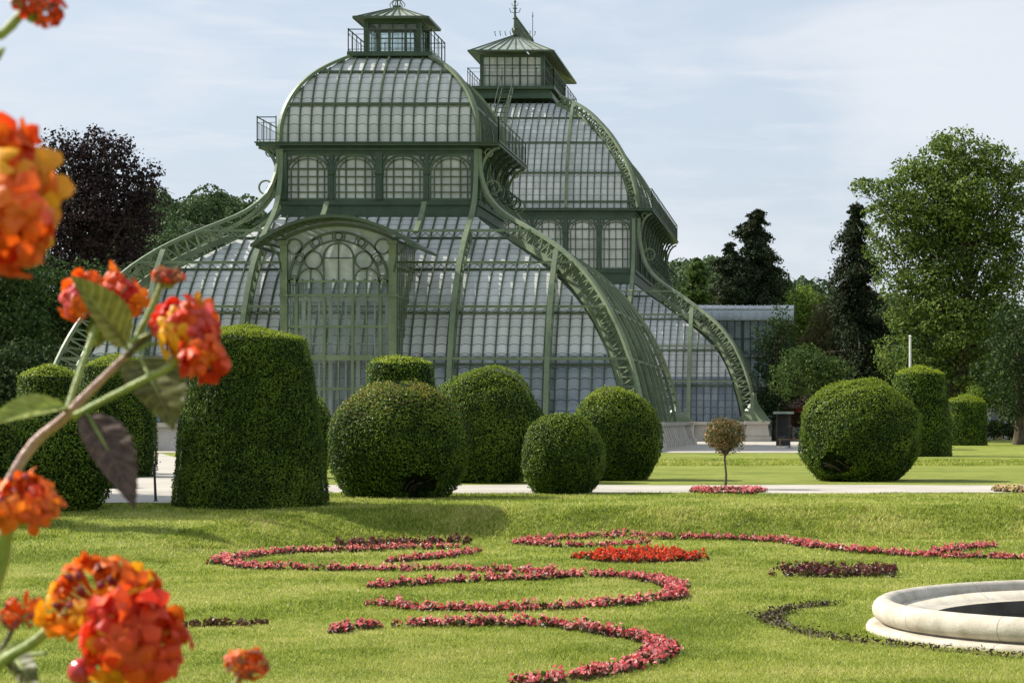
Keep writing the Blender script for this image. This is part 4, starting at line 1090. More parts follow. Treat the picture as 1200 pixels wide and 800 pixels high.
# ============================================================ standard shrub with coppery leaves
g = gup(850, 573.5); base = Vector((g.x, g.y, float(H(g.x, g.y)))); k_ = g.y/F
root = thing('standard_rose', base, 'small standard tree with round coppery green crown on thin stem in ring of pink flowers', 'small tree')
rg = np.random.default_rng(77)
mb = MB(); mb.tube([base, base+Vector((0.02, 0, 0.35)), base+Vector((-0.015, 0, 0.72)), base+Vector((0, 0, 42*k_))], [0.035, 0.026, 0.024, 0.03], 8)
for i in range(11):
    a = i*2.4; r_ = 0.32+0.1*(i % 3); z_ = (62+6*(i % 4))*k_
    mb.tube([base+Z*(40*k_), base+Vector((r_*0.4*math.cos(a), r_*0.4*math.sin(a), 52*k_)), base+Vector((r_*math.cos(a), r_*math.sin(a), z_))], [0.02, 0.013, 0.006], 5)
mb.build('trunk', BARK, root)
n = 4200; D = rg.normal(size=(n, 3)); D /= np.linalg.norm(D, axis=1, keepdims=True); R = rg.random(n)**0.35
lump = 1+0.16*noise3(D, 3.2, 5)
P = D*R[:, None]*lump[:, None]*np.array([25*k_, 25*k_, 21*k_])+np.array([base.x, base.y, base.z+63*k_])
COPL = foliage('coppery_leaves', [(0.04, 0.07, 0.015), (0.1, 0.13, 0.03), (0.2, 0.14, 0.04), (0.36, 0.17, 0.06)], 0.3, 0.5, 3.0, 0.3, 0.35)
V, Fa = leaf_quads(P, 0.055, D, 1.2, 0.6, rg); np_mesh('crown', V, Fa, COPL, root)

# ============================================================ flower beds
BEGL = foliage('begonia_leaves', [(0.05, 0.03, 0.015), (0.09, 0.07, 0.02), (0.08, 0.12, 0.03), (0.12, 0.03, 0.03)], 0.25, 0.45, 5, 0.4, 0.2)
PINK = foliage('pink_begonia_petals', [(0.58, 0.05, 0.07), (0.8, 0.17, 0.19), (0.92, 0.45, 0.42)], 0.35, 0.5, 4, 0.3, 0.35)
REDP = foliage('scarlet_petals', [(0.5, 0.03, 0.01), (0.75, 0.06, 0.02), (0.85, 0.13, 0.04)], 0.35, 0.5, 4, 0.3, 0.3)
BURG = foliage('burgundy_leaves', [(0.07, 0.012, 0.02), (0.15, 0.03, 0.04), (0.25, 0.055, 0.06)], 0.3, 0.5, 4, 0.3, 0.3)
PALEP = foliage('pale_petals', [(0.75, 0.3, 0.3), (0.8, 0.7, 0.35), (0.5, 0.55, 0.1)], 0.35, 0.5, 4, 0.3, 0.3)
BROWNL = foliage('brown_leaves', [(0.08, 0.04, 0.02), (0.16, 0.08, 0.03), (0.12, 0.11, 0.03)], 0.3, 0.5, 4, 0.3, 0.3)
def bedding(name, label, pts, width, petals, seed, h=0.1, step=0.075, gap=0.18, low=True, petal=0.037, leaf=0.055, pn=14, ln=12, group='flower ribbons of the parterre', leafm=None):
    """plants set along a line on the ground given in photograph pixels"""
    rg = np.random.default_rng(seed); G = [(glo if low else gup)(x, y) for x, y in pts]
    pos = []
    for a, b in zip(G[:-1], G[1:]):
        L = math.hypot(b.x-a.x, b.y-a.y); n = max(1, int(L/step))
        for i in range(n):
            f = (i+rg.random()*0.6)/n; pos.append((a.x+(b.x-a.x)*f, a.y+(b.y-a.y)*f))
    P0 = np.array(pos); N0 = noise3(np.c_[P0*1.0, np.zeros(len(P0))], 2.6, seed)
    keep = (N0 > -1.25+gap*1.6) | (rg.random(len(P0)) > 0.5); P0 = P0[keep]; N0 = N0[keep]
    wloc = width*(0.7+0.35*np.clip(N0+0.5, 0, 1.6))
    m = max(1, int(width/0.14)); P0 = np.repeat(P0, m, 0); wloc = np.repeat(wloc, m)
    th = rg.random(len(P0))*2*PI; rr = np.sqrt(rg.random(len(P0)))*wloc/2
    C = np.stack([P0[:, 0]+rr*np.cos(th), P0[:, 1]+rr*np.sin(th)], 1)
    cz = H(C[:, 0], C[:, 1]); hh = h*(0.65+0.6*rg.random(len(C)))
    root = thing(name, (float(C[:, 0].mean()), float(C[:, 1].mean()), float(cz.mean())), label, 'flower bed', group)
    def cloud(num, size, z0, z1, rad):
        Q = np.repeat(np.c_[C, cz], num, 0); hq = np.repeat(hh, num); D = rg.normal(size=(len(Q), 3)); D /= np.linalg.norm(D, axis=1, keepdims=True); D[:, 2] = np.abs(D[:, 2])
        t_ = rg.uniform(z0, z1, len(Q))
        Q = Q+D*np.array([rad, rad, 0])+np.stack([np.zeros(len(Q)), np.zeros(len(Q)), hq*(t_)*(0.5+0.6*D[:, 2])], 1)
        return leaf_quads(Q, size, D, 0.9, 0.8, rg)
    V, Fa = cloud(ln, leaf, 0.1, 0.95, 0.055); np_mesh('leaves', V, Fa, leafm or BEGL, root)
    if pn: V, Fa = cloud(pn, petal, 0.75, 1.15, 0.05); np_mesh('blossoms', V, Fa, petals, root)
    return root

bedding('flower_ribbon', 'pink begonia ribbon looping to a rounded tip on the far left of the lower lawn', [(529, 643), (472, 644), (410, 647), (343, 648), (297, 652), (262, 657), (257, 662), (302, 667), (369, 669), (447, 670), (529, 670), (602, 672), (660, 674)], 0.34, PINK, 41)
bedding('flower_ribbon', 'pink begonia ribbon forming the middle hairpin loop that swings round on the right', [(437, 690), (497, 685), (560, 682), (640, 679), (690, 676), (736, 678), (772, 683), (792, 689), (798, 696), (790, 703), (757, 707), (715, 711), (679, 714), (633, 716), (571, 718), (498, 716), (440, 710)], 0.3, PINK, 42)
bedding('flower_ribbon', 'nearest pink begonia ribbon curling round to the bottom edge of the photo', [(392, 742), (430, 737), (500, 735), (600, 734), (655, 735), (700, 742), (745, 750), (772, 758), (778, 766), (765, 776), (735, 786), (700, 793), (655, 800), (600, 806)], 0.3, PINK, 43)
bedding('flower_ribbon', 'short pink begonia ribbon lying just below the dark red strip', [(463, 659), (500, 656), (530, 652), (556, 648)], 0.4, PINK, 44)
bedding('flower_strip', 'dark red leafy strip at the foot of the grass bank above the begonia ribbons', [(398, 641), (450, 639.5), (500, 638), (546, 637)], 0.55, BURG, 45, 0.13, gap=0.1)
bedding('flower_ribbon', 'long pink begonia ribbon running from the middle towards the right edge', [(608, 637), (650, 632.5), (700, 630.5), (740, 630), (850, 632), (920, 636), (960, 643), (1010, 648), (1060, 652), (1100, 654), (1150, 655), (1215, 656)], 0.36, PINK, 46)
bedding('flower_ribbon', 'short pink begonia branch under the left end of the long ribbon', [(610, 638), (650, 641), (690, 641.5), (730, 640), (762, 638.5)], 0.35, PINK, 47)
bedding('flower_ribbon', 'small pink begonia branch forking off the long ribbon near the right edge', [(1095, 649), (1125, 645), (1162, 642)], 0.35, PINK, 48)
bedding('flower_patch', 'bright scarlet oval flower patch below the long pink ribbon', [(690, 655), (720, 651), (751, 650), (780, 651), (813, 656), (780, 659), (751, 660), (720, 659), (700, 656), (740, 655), (780, 655.5)], 0.55, REDP, 49, 0.12, gap=0.0, pn=20)
bedding('flower_patch', 'dark burgundy flower patch on the open lawn left of the fountain basin', [(913, 671), (950, 670), (990, 671), (1036, 672), (1036, 676), (990, 676), (950, 676), (916, 675)], 0.4, BURG, 50, 0.13, gap=0.1)
bedding('flower_patch', 'thin brownish plant strip on the lower lawn beside the nearest orange flowers', [(212, 735), (250, 734), (304, 733)], 0.3, BROWNL, 51, 0.07, gap=0.0, leafm=BROWNL)
bedding('flower_ring', 'ring of pink flowers around the foot of the coppery standard tree', [(816, 576.5), (830, 574.5), (850, 574), (872, 574.5), (890, 576.5), (872, 579), (850, 579.5), (830, 579), (816, 577)], 0.4, PINK, 52, 0.11, low=False, gap=0.0, group='flower rings on the upper lawn')
bedding('flower_ring', 'ring of pale pink and yellow flowers on the upper lawn at the right edge', [(1172, 575), (1190, 573.5), (1215, 573), (1240, 575), (1215, 578), (1190, 577.5), (1173, 576)], 0.45, PALEP, 53, 0.12, low=False, gap=0.0, group='flower rings on the upper lawn')
# bare soil arc cut in the turf left of the basin
def soil_arc(pts, wd):
    V = []; Fs = []; G = [glo(x, y) for x, y in pts]; n = len(G)
    # smooth
    Q = []
    for i in range(n-1):
        a = G[max(i-1, 0)]; b = G[i]; c = G[i+1]; d = G[min(i+2, n-1)]
        for k in range(8):
            t_ = k/8; Q.append(0.5*((2*b)+(c-a)*t_+(2*a-5*b+4*c-d)*t_*t_+(3*b-a-3*c+d)*t_**3))
    Q.append(G[-1]); m = len(Q)
    for i, p in enumerate(Q):
        t_ = (Q[min(i+1, m-1)]-Q[max(i-1, 0)]); t_.z = 0; t_.normalize(); s_ = Vector((-t_.y, t_.x, 0)); w_ = wd[0]+(wd[1]-wd[0])*abs(i/m-0.33)*1.6
        w_ *= 0.8+0.35*math.sin(i*1.7)
        for sg in (-1, 1): q_ = p+s_*sg*w_/2; V.append((q_.x, q_.y, float(H(q_.x, q_.y))+0.01))
    Fs = [(2*i, 2*i+1, 2*i+3, 2*i+2) for i in range(m-1)]
    tag(np_mesh('soil', V, Fs, SOIL), kind='structure')
    return Q
SQ = soil_arc([(972, 709), (940, 712), (915, 717), (903, 724), (913, 733), (950, 744), (1000, 751.5), (1100, 762), (1220, 773)], (0.34, 0.08))
# twigs and dark seedlings on the soil
rg = np.random.default_rng(60); C = []
for p in SQ:
    for k in range(16): C.append((p.x+rg.normal()*0.09, p.y+rg.normal()*0.1))
C = np.array(C); P = np.c_[C, H(C[:, 0], C[:, 1])+0.02+0.03*rg.random(len(C))]
V, Fa = leaf_quads(P, 0.05, np.tile([0, 0, 1.0], (len(P), 1)), 1.0, 0.4, rg)
tag(np_mesh('soil_litter', V, Fa, foliage('litter', [(0.02, 0.015, 0.01), (0.06, 0.04, 0.02), (0.1, 0.07, 0.04)], 0.1), loc=(float(P[:, 0].mean()), float(P[:, 1].mean()), LOW)), 'dark leaf litter lying on the bare soil arc beside the basin', 'leaf litter', kind='stuff')

# ============================================================ fountain basin
bz = LOW; cx, cy = FC; KF = 1.034
root = thing('fountain_basin', (cx, cy, bz), 'round pale stone fountain basin with rolled rim, cut by the right edge', 'fountain')
KL = lambda L: [(r*KF, z*KF) for r, z in L]
roll = [(2.66+0.12*math.cos(a), 0.185+0.115*math.sin(a)) for a in np.linspace(-PI/2-0.5, PI*1.12, 18)]
mb = MB(); mb.lathe(KL([(2.60, 0.0), (2.60, -0.1), (2.83, -0.1), (2.84, 0.02), (2.82, 0.05), (2.76, 0.06), (2.6, 0.06)]), (cx, cy, bz), 128); mb.build('base_course', BASIN, root, smooth=True)
mb = MB(); mb.lathe(KL([(2.7, 0.05)]+[(r, z) for r, z in roll[1:]]+[(2.5, 0.2), (2.36, 0.13), (2.2, 0.115)]), (cx, cy, bz), 128); mb.build('rolled_rim', BASIN, root, smooth=True)
mb = MB(); mb.lathe(KL([(2.2, 0.115), (2.19, 0.1), (2.185, -0.3)]), (cx, cy, bz), 128); mb.lathe(KL([(2.185, -0.3), (0.0, -0.32)]), (cx, cy, bz), 128); mb.build('inner_wall', WETST, root, smooth=True)
mb = MB(); mb.lathe(KL([(2.62, -0.12), (2.2, -0.12)]), (cx, cy, bz), 64); mb.build('footing', WETST, root)
t = NT('water'); nz_ = t.noise(6, 3); WATER = t.end(t.pbr((0.015, 0.02, 0.018), 0.03, 0, 0.6, t.bump(nz_, 0.15, 0.01)))
mb = MB(); V = [(cx+2.258*math.cos(2*PI*i/96), cy+2.258*math.sin(2*PI*i/96), bz-0.02) for i in range(96)]; mb.face(V); tag(mb.build('water', WATER, None, (cx, cy, bz-0.02)), kind='structure')

# ============================================================ posts on the grounds
g = gup(182.5, 588); tb = Vector((g.x, g.y, g.z))
mb = MB(); mb.tube([tb, tb+Vector((-0.03, 0, S(44, g.y)))], [0.028, 0.022], 8); mb.lathe([(0.03, 0), (0.05, 0.02), (0.03, 0.04)], tb, 8); mb.lathe([(0.02, 0), (0.03, 0.015), (0.0, 0.05)], tb+Vector((-0.03, 0, S(43, g.y))), 8)
tag(mb.build('post', DMETAL, None, tb), 'thin dark metal post on the side path left of the biggest yew cone', 'post')
Yf = 120.0; b_ = at(1066.5, 0, Yf); b_.z = 0
mb = MB(); top_ = at(1066.5, 395, Yf).z; mb.tube([b_, (b_.x, Yf, top_)], [0.08, 0.06], 10); mb.lathe([(0.0, 0.12), (0.1, 0.05), (0.06, 0)], (b_.x, Yf, top_), 10); mb.lathe([(0.16, 0), (0.14, 0.25), (0.08, 0.3)], b_, 12)
tag(mb.build('flagpole', WHITE, None, b_), 'bare white pole rising behind the tall yew cone on the right', 'pole')

# ============================================================ grass blades on the nearer lawn
GRASS = foliage('grass_blades', [(0.13, 0.19, 0.025), (0.27, 0.35, 0.045), (0.42, 0.48, 0.08), (0.62, 0.58, 0.22)], 0.34, 0.5, 0.5, 0.25, 0.5, True)
def blades(n, y0, y1, h, wd, seed, name_mesh):
    rg = np.random.default_rng(seed); u = rg.random(n); y = y0+(y1-y0)*u; 
    x = rg.uniform(-(VX+160)/F, 520/F, n)*y
    d0 = np.hypot(x-FC[0], y-FC[1]); k = (d0 > 2.95) & ~((y > gup(0, 590.5).y) & (x < -10.6-(y-gup(0, 590.5).y)*0.05) & (x > -14.2-(y-gup(0, 590.5).y)*0.3))
    x, y = x[k], y[k]; n = len(x)
    z = H(x, y); P = np.stack([x, y, z], 1)
    pat = 0.75+0.35*noise3(P, 2.2, seed)
    hh = h*(0.6+0.7*rg.random(n))*np.clip(pat, 0.4, 1.4); a = rg.random(n)*2*PI
    wv = np.stack([np.cos(a), np.sin(a), np.zeros(n)], 1)*wd/2*(0.7+0.6*rg.random(n))[:, None]
    lean = np.stack([rg.normal(size=n), rg.normal(size=n), np.zeros(n)], 1)*hh[:, None]*0.55
    T = P+lean; T[:, 2] += hh
    M = P+lean*0.35; M[:, 2] += hh*0.6
    V = np.stack([P-wv, P+wv, M+wv*0.7, T, M-wv*0.7], 1).reshape(-1, 3)
    return V, np.arange(n*5).reshape(n, 5)
def slope_blades(n, seed):
    V, Fa = blades(n, 30.0, 41.6, 0.085, 0.016, seed, '')
    P = V.reshape(-1, 5, 3); g0 = H(P[:, 0, 0], P[:, 0, 1]+0.15)-H(P[:, 0, 0], P[:, 0, 1]-0.15)
    P = P[g0 > 0.02]; return P.reshape(-1, 3), np.arange(len(P)*5).reshape(-1, 5)
bk = blades(60000, 79.0, 83.2, 0.09, 0.03, 12, '')
parts = [slope_blades(310000, 9), bk, blades(235000, 16.8, 24, 0.036, 0.0055, 1, ''), blades(210000, 24, 34, 0.042, 0.009, 2, ''), blades(145000, 34, 49, 0.05, 0.014, 3, '')]
V = np.concatenate([p[0] for p in parts]); o_ = 0; Fl = []
for p in parts: Fl.append(p[1]+o_); o_ += len(p[0])
tag(np_mesh('grass', V, np.concatenate(Fl), GRASS, loc=(-3, 28, LOW)), 'short mown bright green grass covering the lawn', 'grass', kind='stuff')
# ============================================================ trees
def limb_paths(rg, base, top, r0, targets, mb, wob=0.04):
    """trunk plus limbs reaching to the given targets"""
    base = Vector(base); top = Vector(top); n = 8; h = (top-base).length
    tr = [base.lerp(top, i/n)+Vector((rg.normal(), rg.normal(), 0))*h*wob*0.25*(i > 0) for i in range(n+1)]
    mb.tube(tr, [r0*(1-0.75*(i/n)) * (1.35 if i == 0 else 1) for i in range(n+1)], 9)
    for t_ in targets:
        t_ = Vector(t_); f = min(max((t_.z-base.z)/h*0.72-0.05, 0.15), 0.9); i = int(f*n); p0 = tr[i].lerp(tr[min(i+1, n)], f*n-i)
        d = t_-p0; m1 = p0+d*0.35+Vector((rg.normal(), rg.normal(), 0.6))*d.length*0.08; m2 = p0+d*0.7+Vector((rg.normal(), rg.normal(), 0.8))*d.length*0.07
        ra = r0*0.34*(1-0.6*f); mb.tube([p0, m1, m2, t_], [ra, ra*0.7, ra*0.42, ra*0.15], 6)
        for k in range(4):
            q0 = m1.lerp(m2, rg.random()) if k < 2 else m2.lerp(t_, rg.random()*0.7)
            q1 = q0+Vector((rg.normal(), rg.normal(), rg.normal()*0.7+0.4))*d.length*0.11
            mb.tube([q0, q0.lerp(q1, 0.5)+Vector((0, 0, 0.05*d.length)), q1], [ra*0.3, ra*0.2, ra*0.08], 5)
def broadleaf(name, label, Y, blobs, trunk, mat, leaf, nclump, nleaf, seed, csize=0.9, gap=0.0, cat='tree', group=None, ground=0.0, depth=1.0, spread=0.62, droop=0.0):
    """blobs: (px, py, rx, ry[, y offset in m]) crown masses measured on the photograph; trunk (px, top px y, radius m)"""
    rg = np.random.default_rng(seed); B = []
    for b in blobs:
        c = at(b[0], b[1], Y); rx, ry = S(b[2], Y), S(b[3], Y); dy = b[4] if len(b) > 4 else rg.uniform(-0.4, 0.4)*rx
        B.append((c.x, Y+dy, c.z, rx, rx*depth, ry))
    bx = at(trunk[0], 0, Y).x; base = Vector((bx, Y, ground))
    root = thing(name, base, label, cat, group)
    mb = MB(); tg = [(b[0], b[1], b[2]+b[5]*0.2) for b in B]
    for b in B:
        for _ in range(2): tg.append((b[0]+rg.uniform(-.55, .55)*b[3], b[1]+rg.uniform(-.4, .4)*b[4], b[2]+rg.uniform(-.5, .45)*b[5]))
    limb_paths(rg, base, at(trunk[0]+(trunk[3] if len(trunk) > 3 else 0), trunk[1], Y), trunk[2], tg, mb); mb.build('trunk', BARK, root)
    # foliage pads: leaves sit on the outer shells of many separate clumps, so that light and dark masses and gaps form
    vol = np.array([b[3]*b[5] for b in B]); pr = vol/vol.sum(); Bn = np.array(B)
    idx = rg.choice(len(B), nclump*3, p=pr); D = rg.normal(size=(nclump*3, 3)); D /= np.linalg.norm(D, axis=1, keepdims=True)
    rad = 0.3+0.7*rg.random(nclump*3)**0.5; lump = 1+0.16*noise3(D*1.0+Bn[idx, :3]*0.3, 2.4, seed)
    C = Bn[idx, :3]+D*(rad*lump)[:, None]*Bn[idx][:, 3:6]
    if gap > 0: g_ = noise3(C, 0.55/csize, seed+3); C = C[g_ > (-1.25+gap*1.5)]
    C = C[C[:, 2] > ground+0.3*csize]; sel = []; md = (csize*spread)**2
    for c in C:
        if len(sel) >= nclump: break
        if not sel or ((np.array(sel[-400:])-c)**2).sum(1).min() > md: sel.append(c)
    C = np.array(sel); m = len(C); cs = csize*(0.55+0.6*rg.random(m))
    Q = np.repeat(C, nleaf, 0); E = rg.normal(size=(m*nleaf, 3)); E[:, 2] += 0.25; E /= np.linalg.norm(E, axis=1, keepdims=True)
    tuft = 1+0.3*noise3(E+Q*0.7, 4.0, seed+7)
    Q = Q+E*(np.repeat(cs, nleaf)*(0.5+0.5*rg.random(m*nleaf)**0.45)*tuft)[:, None]*np.array([1, 1, 0.62])
    if droop: Q[:, 2] -= droop*np.repeat(cs, nleaf)*np.hypot(E[:, 0], E[:, 1])**2
    Nn = E+np.array([0, 0, 0.3]); V, Fa = leaf_quads(Q, leaf, Nn/np.linalg.norm(Nn, axis=1, keepdims=True), 0.7, 0.7, rg)
    np_mesh('crown', V, Fa, mat, root)
    return root
def conifer(name, label, Y, px, ytop, ybase, wtop, wbase, mat, leaf, seed, layers=34, per=26, trunk_r=0.35, ragged=0.3, ground=0.0, droop=0.25, group=None, shape=1.0, fill=1.0):
    """layered boughs; widths in photograph pixels"""
    rg = np.random.default_rng(seed); top = at(px, ytop, Y); zb = at(px, ybase, Y).z; root = thing(name, (top.x, Y, ground), label, 'tree', group)
    mb = MB(); mb.tube([(top.x, Y, ground), (top.x, Y, (ground+top.z)/2), (top.x, Y, top.z)], [trunk_r, trunk_r*0.6, 0.04], 8); P = []; N = []
    for i in range(layers):
        f = (i+0.5)/layers; z = top.z-(top.z-zb)*f; R0 = S(wtop+(wbase-wtop)*f**shape, Y)*(0.86+0.3*math.sin(i*0.9+seed)+0.14*math.sin(i*2.3))
        nb = 5+int(4*f)
        for k in range(nb):
            a = rg.random()*2*PI; R_ = R0*(1-ragged+1.5*ragged*rg.random()); n = int(per*fill*2.6*(0.6+R_/S(wbase, Y)))
            end = Vector((top.x+R_*math.cos(a), Y+R_*math.sin(a), z-R_*droop*rg.uniform(0.4, 1.2)))
            if k < 3: mb.tube([(top.x, Y, z+0.2), (Vector((top.x, Y, z+0.2))+end)/2+Vector((0, 0, 0.15*R_)), end], [trunk_r*0.22, trunk_r*0.14, 0.02], 4)
            t_ = rg.random(n)**0.7; s0 = np.array([top.x, Y, z]); s1 = np.array(end)
            Q = s0+(s1-s0)*t_[:, None]; Q[:, 2] += 0.12*R_*np.sin(t_*PI); wdt = 0.26*R_*(1.05-0.6*t_)+0.1
            Q += rg.normal(size=(n, 3))*wdt[:, None]*np.array([0.6, 0.6, 0.25]); Q[:, 2] -= np.abs(rg.normal(size=n))*0.1*R_
            P.append(Q); N.append(np.tile([math.cos(a)*0.5, math.sin(a)*0.5, 0.8], (n, 1)))
    mb.build('trunk', BARK, root); P = np.concatenate(P); N = np.concatenate(N)
    k = P[:, 2] > ground+0.1; V, Fa = leaf_quads(P[k], leaf, N[k], 0.8, 0.45, rg); np_mesh('crown', V, Fa, mat, root)
    return root
BEECH = foliage('copper_beech_leaves', [(0.014, 0.009, 0.011), (0.03, 0.02, 0.021), (0.055, 0.036, 0.035)], 0.2, 0.7, 0.5, 0.12, 0.3)
PLANE = foliage('plane_tree_leaves', [(0.035, 0.07, 0.016), (0.08, 0.135, 0.026), (0.15, 0.215, 0.04), (0.24, 0.3, 0.07)], 0.35, 0.7, 0.35, 0.12, 0.45)
DARKC = foliage('dark_conifer_needles', [(0.012, 0.02, 0.01), (0.028, 0.042, 0.018), (0.05, 0.068, 0.028)], 0.1, 0.7, 0.4, 0.12, 0.35)
DARKG = foliage('dark_green_leaves', [(0.015, 0.035, 0.012), (0.035, 0.065, 0.02), (0.07, 0.11, 0.03)], 0.2, 0.7, 0.4, 0.12, 0.4)
MIDG = foliage('mid_green_leaves', [(0.035, 0.07, 0.02), (0.07, 0.12, 0.03), (0.12, 0.18, 0.04)], 0.3, 0.7, 0.4, 0.12, 0.4)
LIMEG = foliage('light_green_leaves', [(0.09, 0.15, 0.025), (0.15, 0.23, 0.035), (0.24, 0.32, 0.06)], 0.4, 0.7, 0.5, 0.12, 0.4)
RUSTG = foliage('rusty_green_leaves', [(0.06, 0.08, 0.025), (0.12, 0.11, 0.045), (0.18, 0.14, 0.06)], 0.3, 0.7, 0.5, 0.12, 0.4)
FLAM = foliage('yew_tree_boughs', [(0.02, 0.045, 0.012), (0.045, 0.085, 0.02), (0.09, 0.15, 0.035)], 0.2, 0.7, 0.35, 0.12, 0.4)

# left: copper beech, and dark yews in front of it
broadleaf('copper_beech', 'tall dark purple copper beech against the sky left of the glasshouse', 170, [(118, 190, 42, 32), (80, 185, 28, 26), (155, 200, 26, 26), (112, 167, 26, 16), (140, 172, 14, 14), (62, 168, 12, 12), (117, 240, 55, 40), (75, 245, 30, 40), (163, 245, 18, 34), (118, 290, 50, 45), (80, 300, 35, 40), (176, 205, 12, 12), (180, 222, 8, 10), (50, 215, 18, 26)],
          (115, 180, 0.7), BEECH, 0.26, 420, 130, 107, 1.5, 0.35, droop=0.5)
broadleaf('yew_tree', 'wide dark green yew tree with feathery lit top in front of the copper beech', 142, [(60, 365, 62, 50), (120, 365, 45, 40), (100, 337, 50, 20), (40, 340, 40, 28), (70, 405, 75, 50), (150, 340, 26, 22), (150, 380, 25, 35)], (90, 355, 0.6), FLAM, 0.24, 420, 130, 102, 1.5)
broadleaf('yew_tree', 'dark yew tree at the left edge behind the largest orange flower', 135, [(-15, 340, 60, 55), (10, 300, 45, 30), (0, 400, 65, 50), (-60, 360, 50, 60)], (-10, 330, 0.6), FLAM, 0.24, 320, 130, 103, 1.5)
broadleaf('dark_shrub', 'dense dark shrubbery at the foot of the yew trees on the left', 128, [(20, 450, 60, 45), (80, 455, 45, 40), (-50, 440, 50, 50), (115, 450, 25, 30)], (20, 440, 0.25), DARKG, 0.22, 260, 110, 104, 1.2, cat='shrub')
# behind the gap between the two pavilions' right sides and beyond the wing
conifer('fir_tree', 'dark fir with two lobes and a rounded top against the sky behind the side wing', 215, 886, 246, 400, 11, 56, DARKC, 0.34, 110, 40, 44, 0.5, 0.35, shape=0.8, fill=1.5)
conifer('fir_tree', 'shorter fir lobe leaning left of the tall dark fir behind the side wing', 212, 856, 284, 400, 8, 34, DARKC, 0.32, 111, 26, 34, 0.35, 0.35, shape=0.7, fill=1.4)
conifer('spruce_tree', 'small mid green spruce between the middle pavilion and the dark firs', 240, 817, 302, 400, 6, 38, MIDG, 0.36, 112, 26, 34, 0.35, 0.3, shape=0.9, fill=1.4)
broadleaf('lime_tree', 'light green leafy tree catching the sun between the wing and the tall dark fir', 185, [(950, 375, 26, 32), (965, 400, 25, 40), (940, 360, 14, 22), (955, 440, 30, 35), (985, 395, 18, 35)], (955, 370, 0.4), LIMEG, 0.24, 260, 110, 113, 1.2, 0.1)
broadleaf('rusty_tree', 'small tree with rusty tinted foliage in front of the light green tree', 165, [(968, 375, 14, 28), (960, 405, 18, 25), (975, 420, 16, 26)], (965, 380, 0.25), RUSTG, 0.18, 160, 90, 114, 0.9, 0.1)
broadleaf('lime_tree', 'low leafy green tree above the kiosk roof', 150, [(945, 430, 26, 20), (965, 445, 28, 25), (925, 445, 15, 18)], (950, 430, 0.25), MIDG, 0.17, 200, 100, 115, 0.9, 0.1)
conifer('spruce_tree', 'tall dark spruce standing directly left of the big plane tree', 158, 1004, 238, 500, 11, 66, DARKC, 0.24, 116, 50, 46, 0.4, 0.4, shape=0.75, fill=1.5, droop=0.5)
broadleaf('dark_tree', 'dark drooping tree close against the right end of the side wing', 158, [(908, 420, 20, 32), (915, 455, 22, 30), (898, 400, 14, 16), (915, 385, 12, 22), (900, 475, 16, 24)], (908, 400, 0.2), DARKG, 0.17, 180, 90, 117, 0.9, 0.12)
# big plane tree on the right
pl = [(1080, 190, 26, 24), (1152, 172, 22, 20), (1186, 192, 20, 20), (1125, 175, 38, 30), (1100, 195, 34, 26), (1150, 190, 34, 26), (1068, 225, 36, 28), (1046, 237, 22, 20), (1180, 215, 26, 26), (1120, 225, 50, 32), (1085, 265, 44, 34), (1046, 283, 20, 24), (1140, 270, 50, 34), (1195, 250, 20, 30), (1062, 322, 30, 32), (1100, 325, 45, 32), (1160, 320, 40, 34), (1190, 300, 22, 30),
      (1066, 370, 32, 34), (1110, 380, 48, 34), (1165, 370, 36, 30), (1058, 420, 24, 26), (1090, 425, 40, 30), (1160, 420, 46, 30), (1150, 455, 50, 22), (1016, 212, 10, 9), (1128, 152, 16, 14)]
pl = [(b[0], b[1]+(13 if b[1] < 240 else 5), b[2]*0.95, b[3]*0.92) for b in pl]
broadleaf('plane_tree', 'big tall leafy plane tree towering over the lawn at the right', 150, pl, (1128, 210, 0.45, 4), PLANE, 0.22, 470, 400, 121, 1.65, 0.34, spread=0.74)
broadleaf('dark_tree', 'dark green tree at the right edge behind the plane tree', 135, [(1195, 385, 26, 30), (1185, 430, 30, 40), (1215, 420, 30, 50), (1200, 470, 30, 20)], (1195, 385, 0.35), DARKG, 0.2, 260, 120, 121, 1.3, 0.05)
# understory along the far edge of the lawn
us = [(1003, 470, 26, 26, DARKG, 'dark undergrowth below the tall spruce beside the wide yew ball'), (1050, 455, 28, 30, MIDG, 'leafy undergrowth behind the tall yew cone on the right'), (1100, 462, 26, 28, DARKG, 'dark undergrowth between the tall cone and the rightmost drum'),
      (1152, 452, 24, 18, DARKG, 'dark undergrowth behind the rightmost drum'), (1196, 450, 24, 18, DARKG, 'dark undergrowth reaching the right edge above the yellow house')]
for i, (px, py, rx, ry, m_, lb) in enumerate(us):
    broadleaf('shrub', lb, 160+3*i, [(px, py, rx, ry), (px+8, py+12, rx*0.9, ry*0.8), (px-9, py+10, rx*0.8, ry*0.8)], (px, py, 0.15), m_, 0.19, 150, 90, 130+i, 0.95, cat='shrub', group='undergrowth along the far lawn edge')
Yh = 170.0
for i, (px, rx, lb) in enumerate([(1165, 9, 'round dark bush in front of the yellow house, left of the other one'), (1183, 8, 'dark bush in front of the yellow house, nearest the right edge'), (1153, 5, 'small dark bush close to the rightmost yew drum')]):
    broadleaf('bush', lb, Yh-2, [(px, 502, rx, 11)], (px, 500, 0.06), DARKG, 0.14, 50, 70, 140+i, 0.5, cat='shrub', group='dark bushes before the yellow house')
broadleaf('shrub', 'yellowish young shrub peeping over the rightmost yew drum', 140, [(1143, 463, 6, 9)], (1143, 463, 0.06), LIMEG, 0.13, 30, 60, 150, 0.4, cat='shrub')

